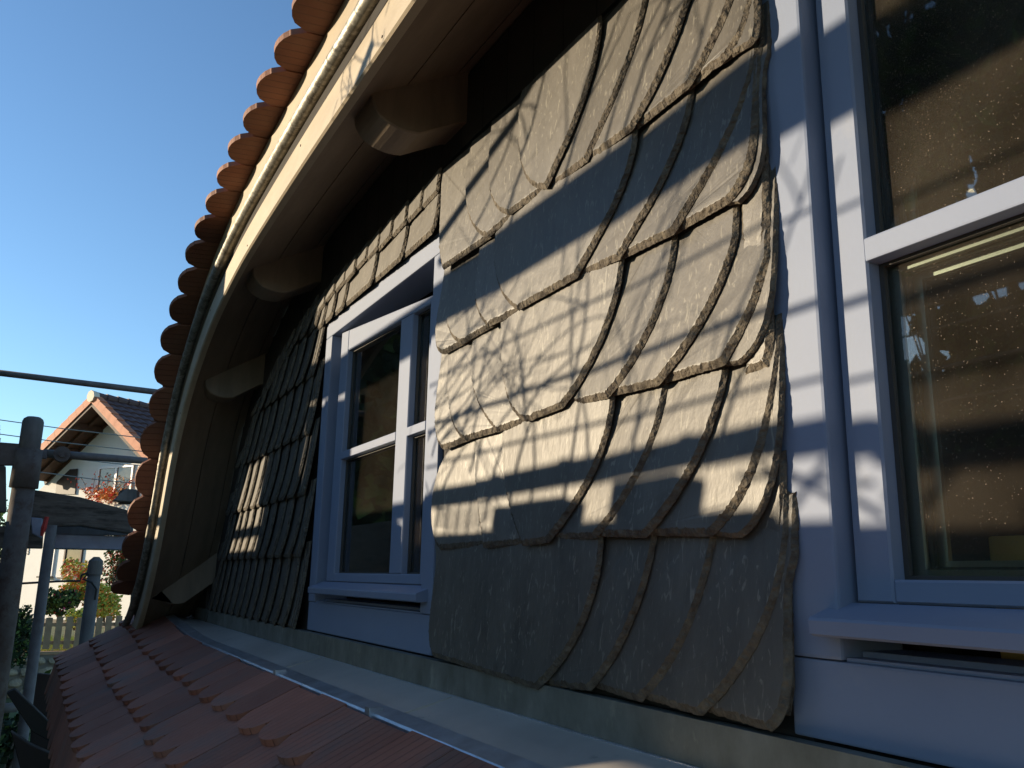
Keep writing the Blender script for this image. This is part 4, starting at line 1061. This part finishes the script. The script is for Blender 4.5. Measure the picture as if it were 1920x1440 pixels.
# trees the windows reflect, beside the low sun; high crowned one added to darken glass
def around(az, dist): a = math.radians(az); return (-math.sin(a) * dist, -.75 - math.cos(a) * dist, -5.6)
for k, (az, dist, h) in enumerate(((15, 25, 26), (24, 26, 27), (31, 27, 26), (36.0, 26, 30), (64, 14, 13), (71.5, 14, 13.5), (77, 14.5, 11))):
    tree('garden_tree', ['tall broad tree in the garden, farthest right of the sun', 'tallest garden tree, between the broad tree and the tree beside the sun', 'tall narrow tree just right of the low sun', 'tall high crowned tree whose crown stands above the low sun', 'smaller garden tree just left of the low sun', 'middle one of the smaller garden trees', 'smaller garden tree nearest the scaffold post'][k], around(az, dist), h, (4.2, 4.0, 2.3, 3.4, 1.7, 2.0, 2.0)[k], 5200 if k > 3 else 9000, .5 if k < 4 else .28, [M['leafd'], M['leaf']], (.65, .35), 60 + k, 'garden trees facing the house', clumps=34, tr=.3, cz=(.54, .54, .54, .76, .62, .62, .62)[k], sz=(.46, .46, .46, .2, .33, .33, .33)[k])

for k, az in enumerate((32.5, 36.0, 39.5, 43, 46.5)):  # unseen trees added to close bright sky gaps in the right window's reflection
    tree('garden_tree', ['low round tree under the tall high crowned tree, farthest right', 'slim tall tree just right of the low sun', 'middle low round tree straight below the sun', 'fourth low round tree from the right, left of the sun', 'leftmost low round tree below the sun'][k], around(az, 26), 22 if k == 1 else 8.3 + .2 * (k % 2), 1.35, 3500 if k != 1 else 9000, .3, [M['leafd'], M['leaf']], (.65, .35), 90 + k, 'garden trees facing the house', clumps=24, tr=.15, cz=.5, sz=.38)

hg = thing('hedge', 'long tall garden hedge standing across the garden before the house', 'hedge', around(30, 28))
bm = new(); bc = new(); rnd = random.Random(77); az = 12.0  # unseen planting added to darken the window reflections
while az < 60:
    top = 12.5 if az < 38.6 else 7.9
    b = V(around(az, 28)); n_ = 5 if top > 9 else 3
    tube(bc, [b, b + V((0, 0, top - .5))], [.75, .6], 7)  # solid dark core added so no sky shows through the leaves
    for k in range(n_):
        cluster(bm, b + V((0, 0, top * (k + .5) / n_)), (.95, .95, top / n_ * .62), 130, .42, rnd, mi=rnd.choice((0, 0, 1)), shell=.6)
    az += 2.0
obj('foliage', bm, [M['leafd'], M['leaf']], hg); obj('branch_core', bc, M['dark_wood'], hg)
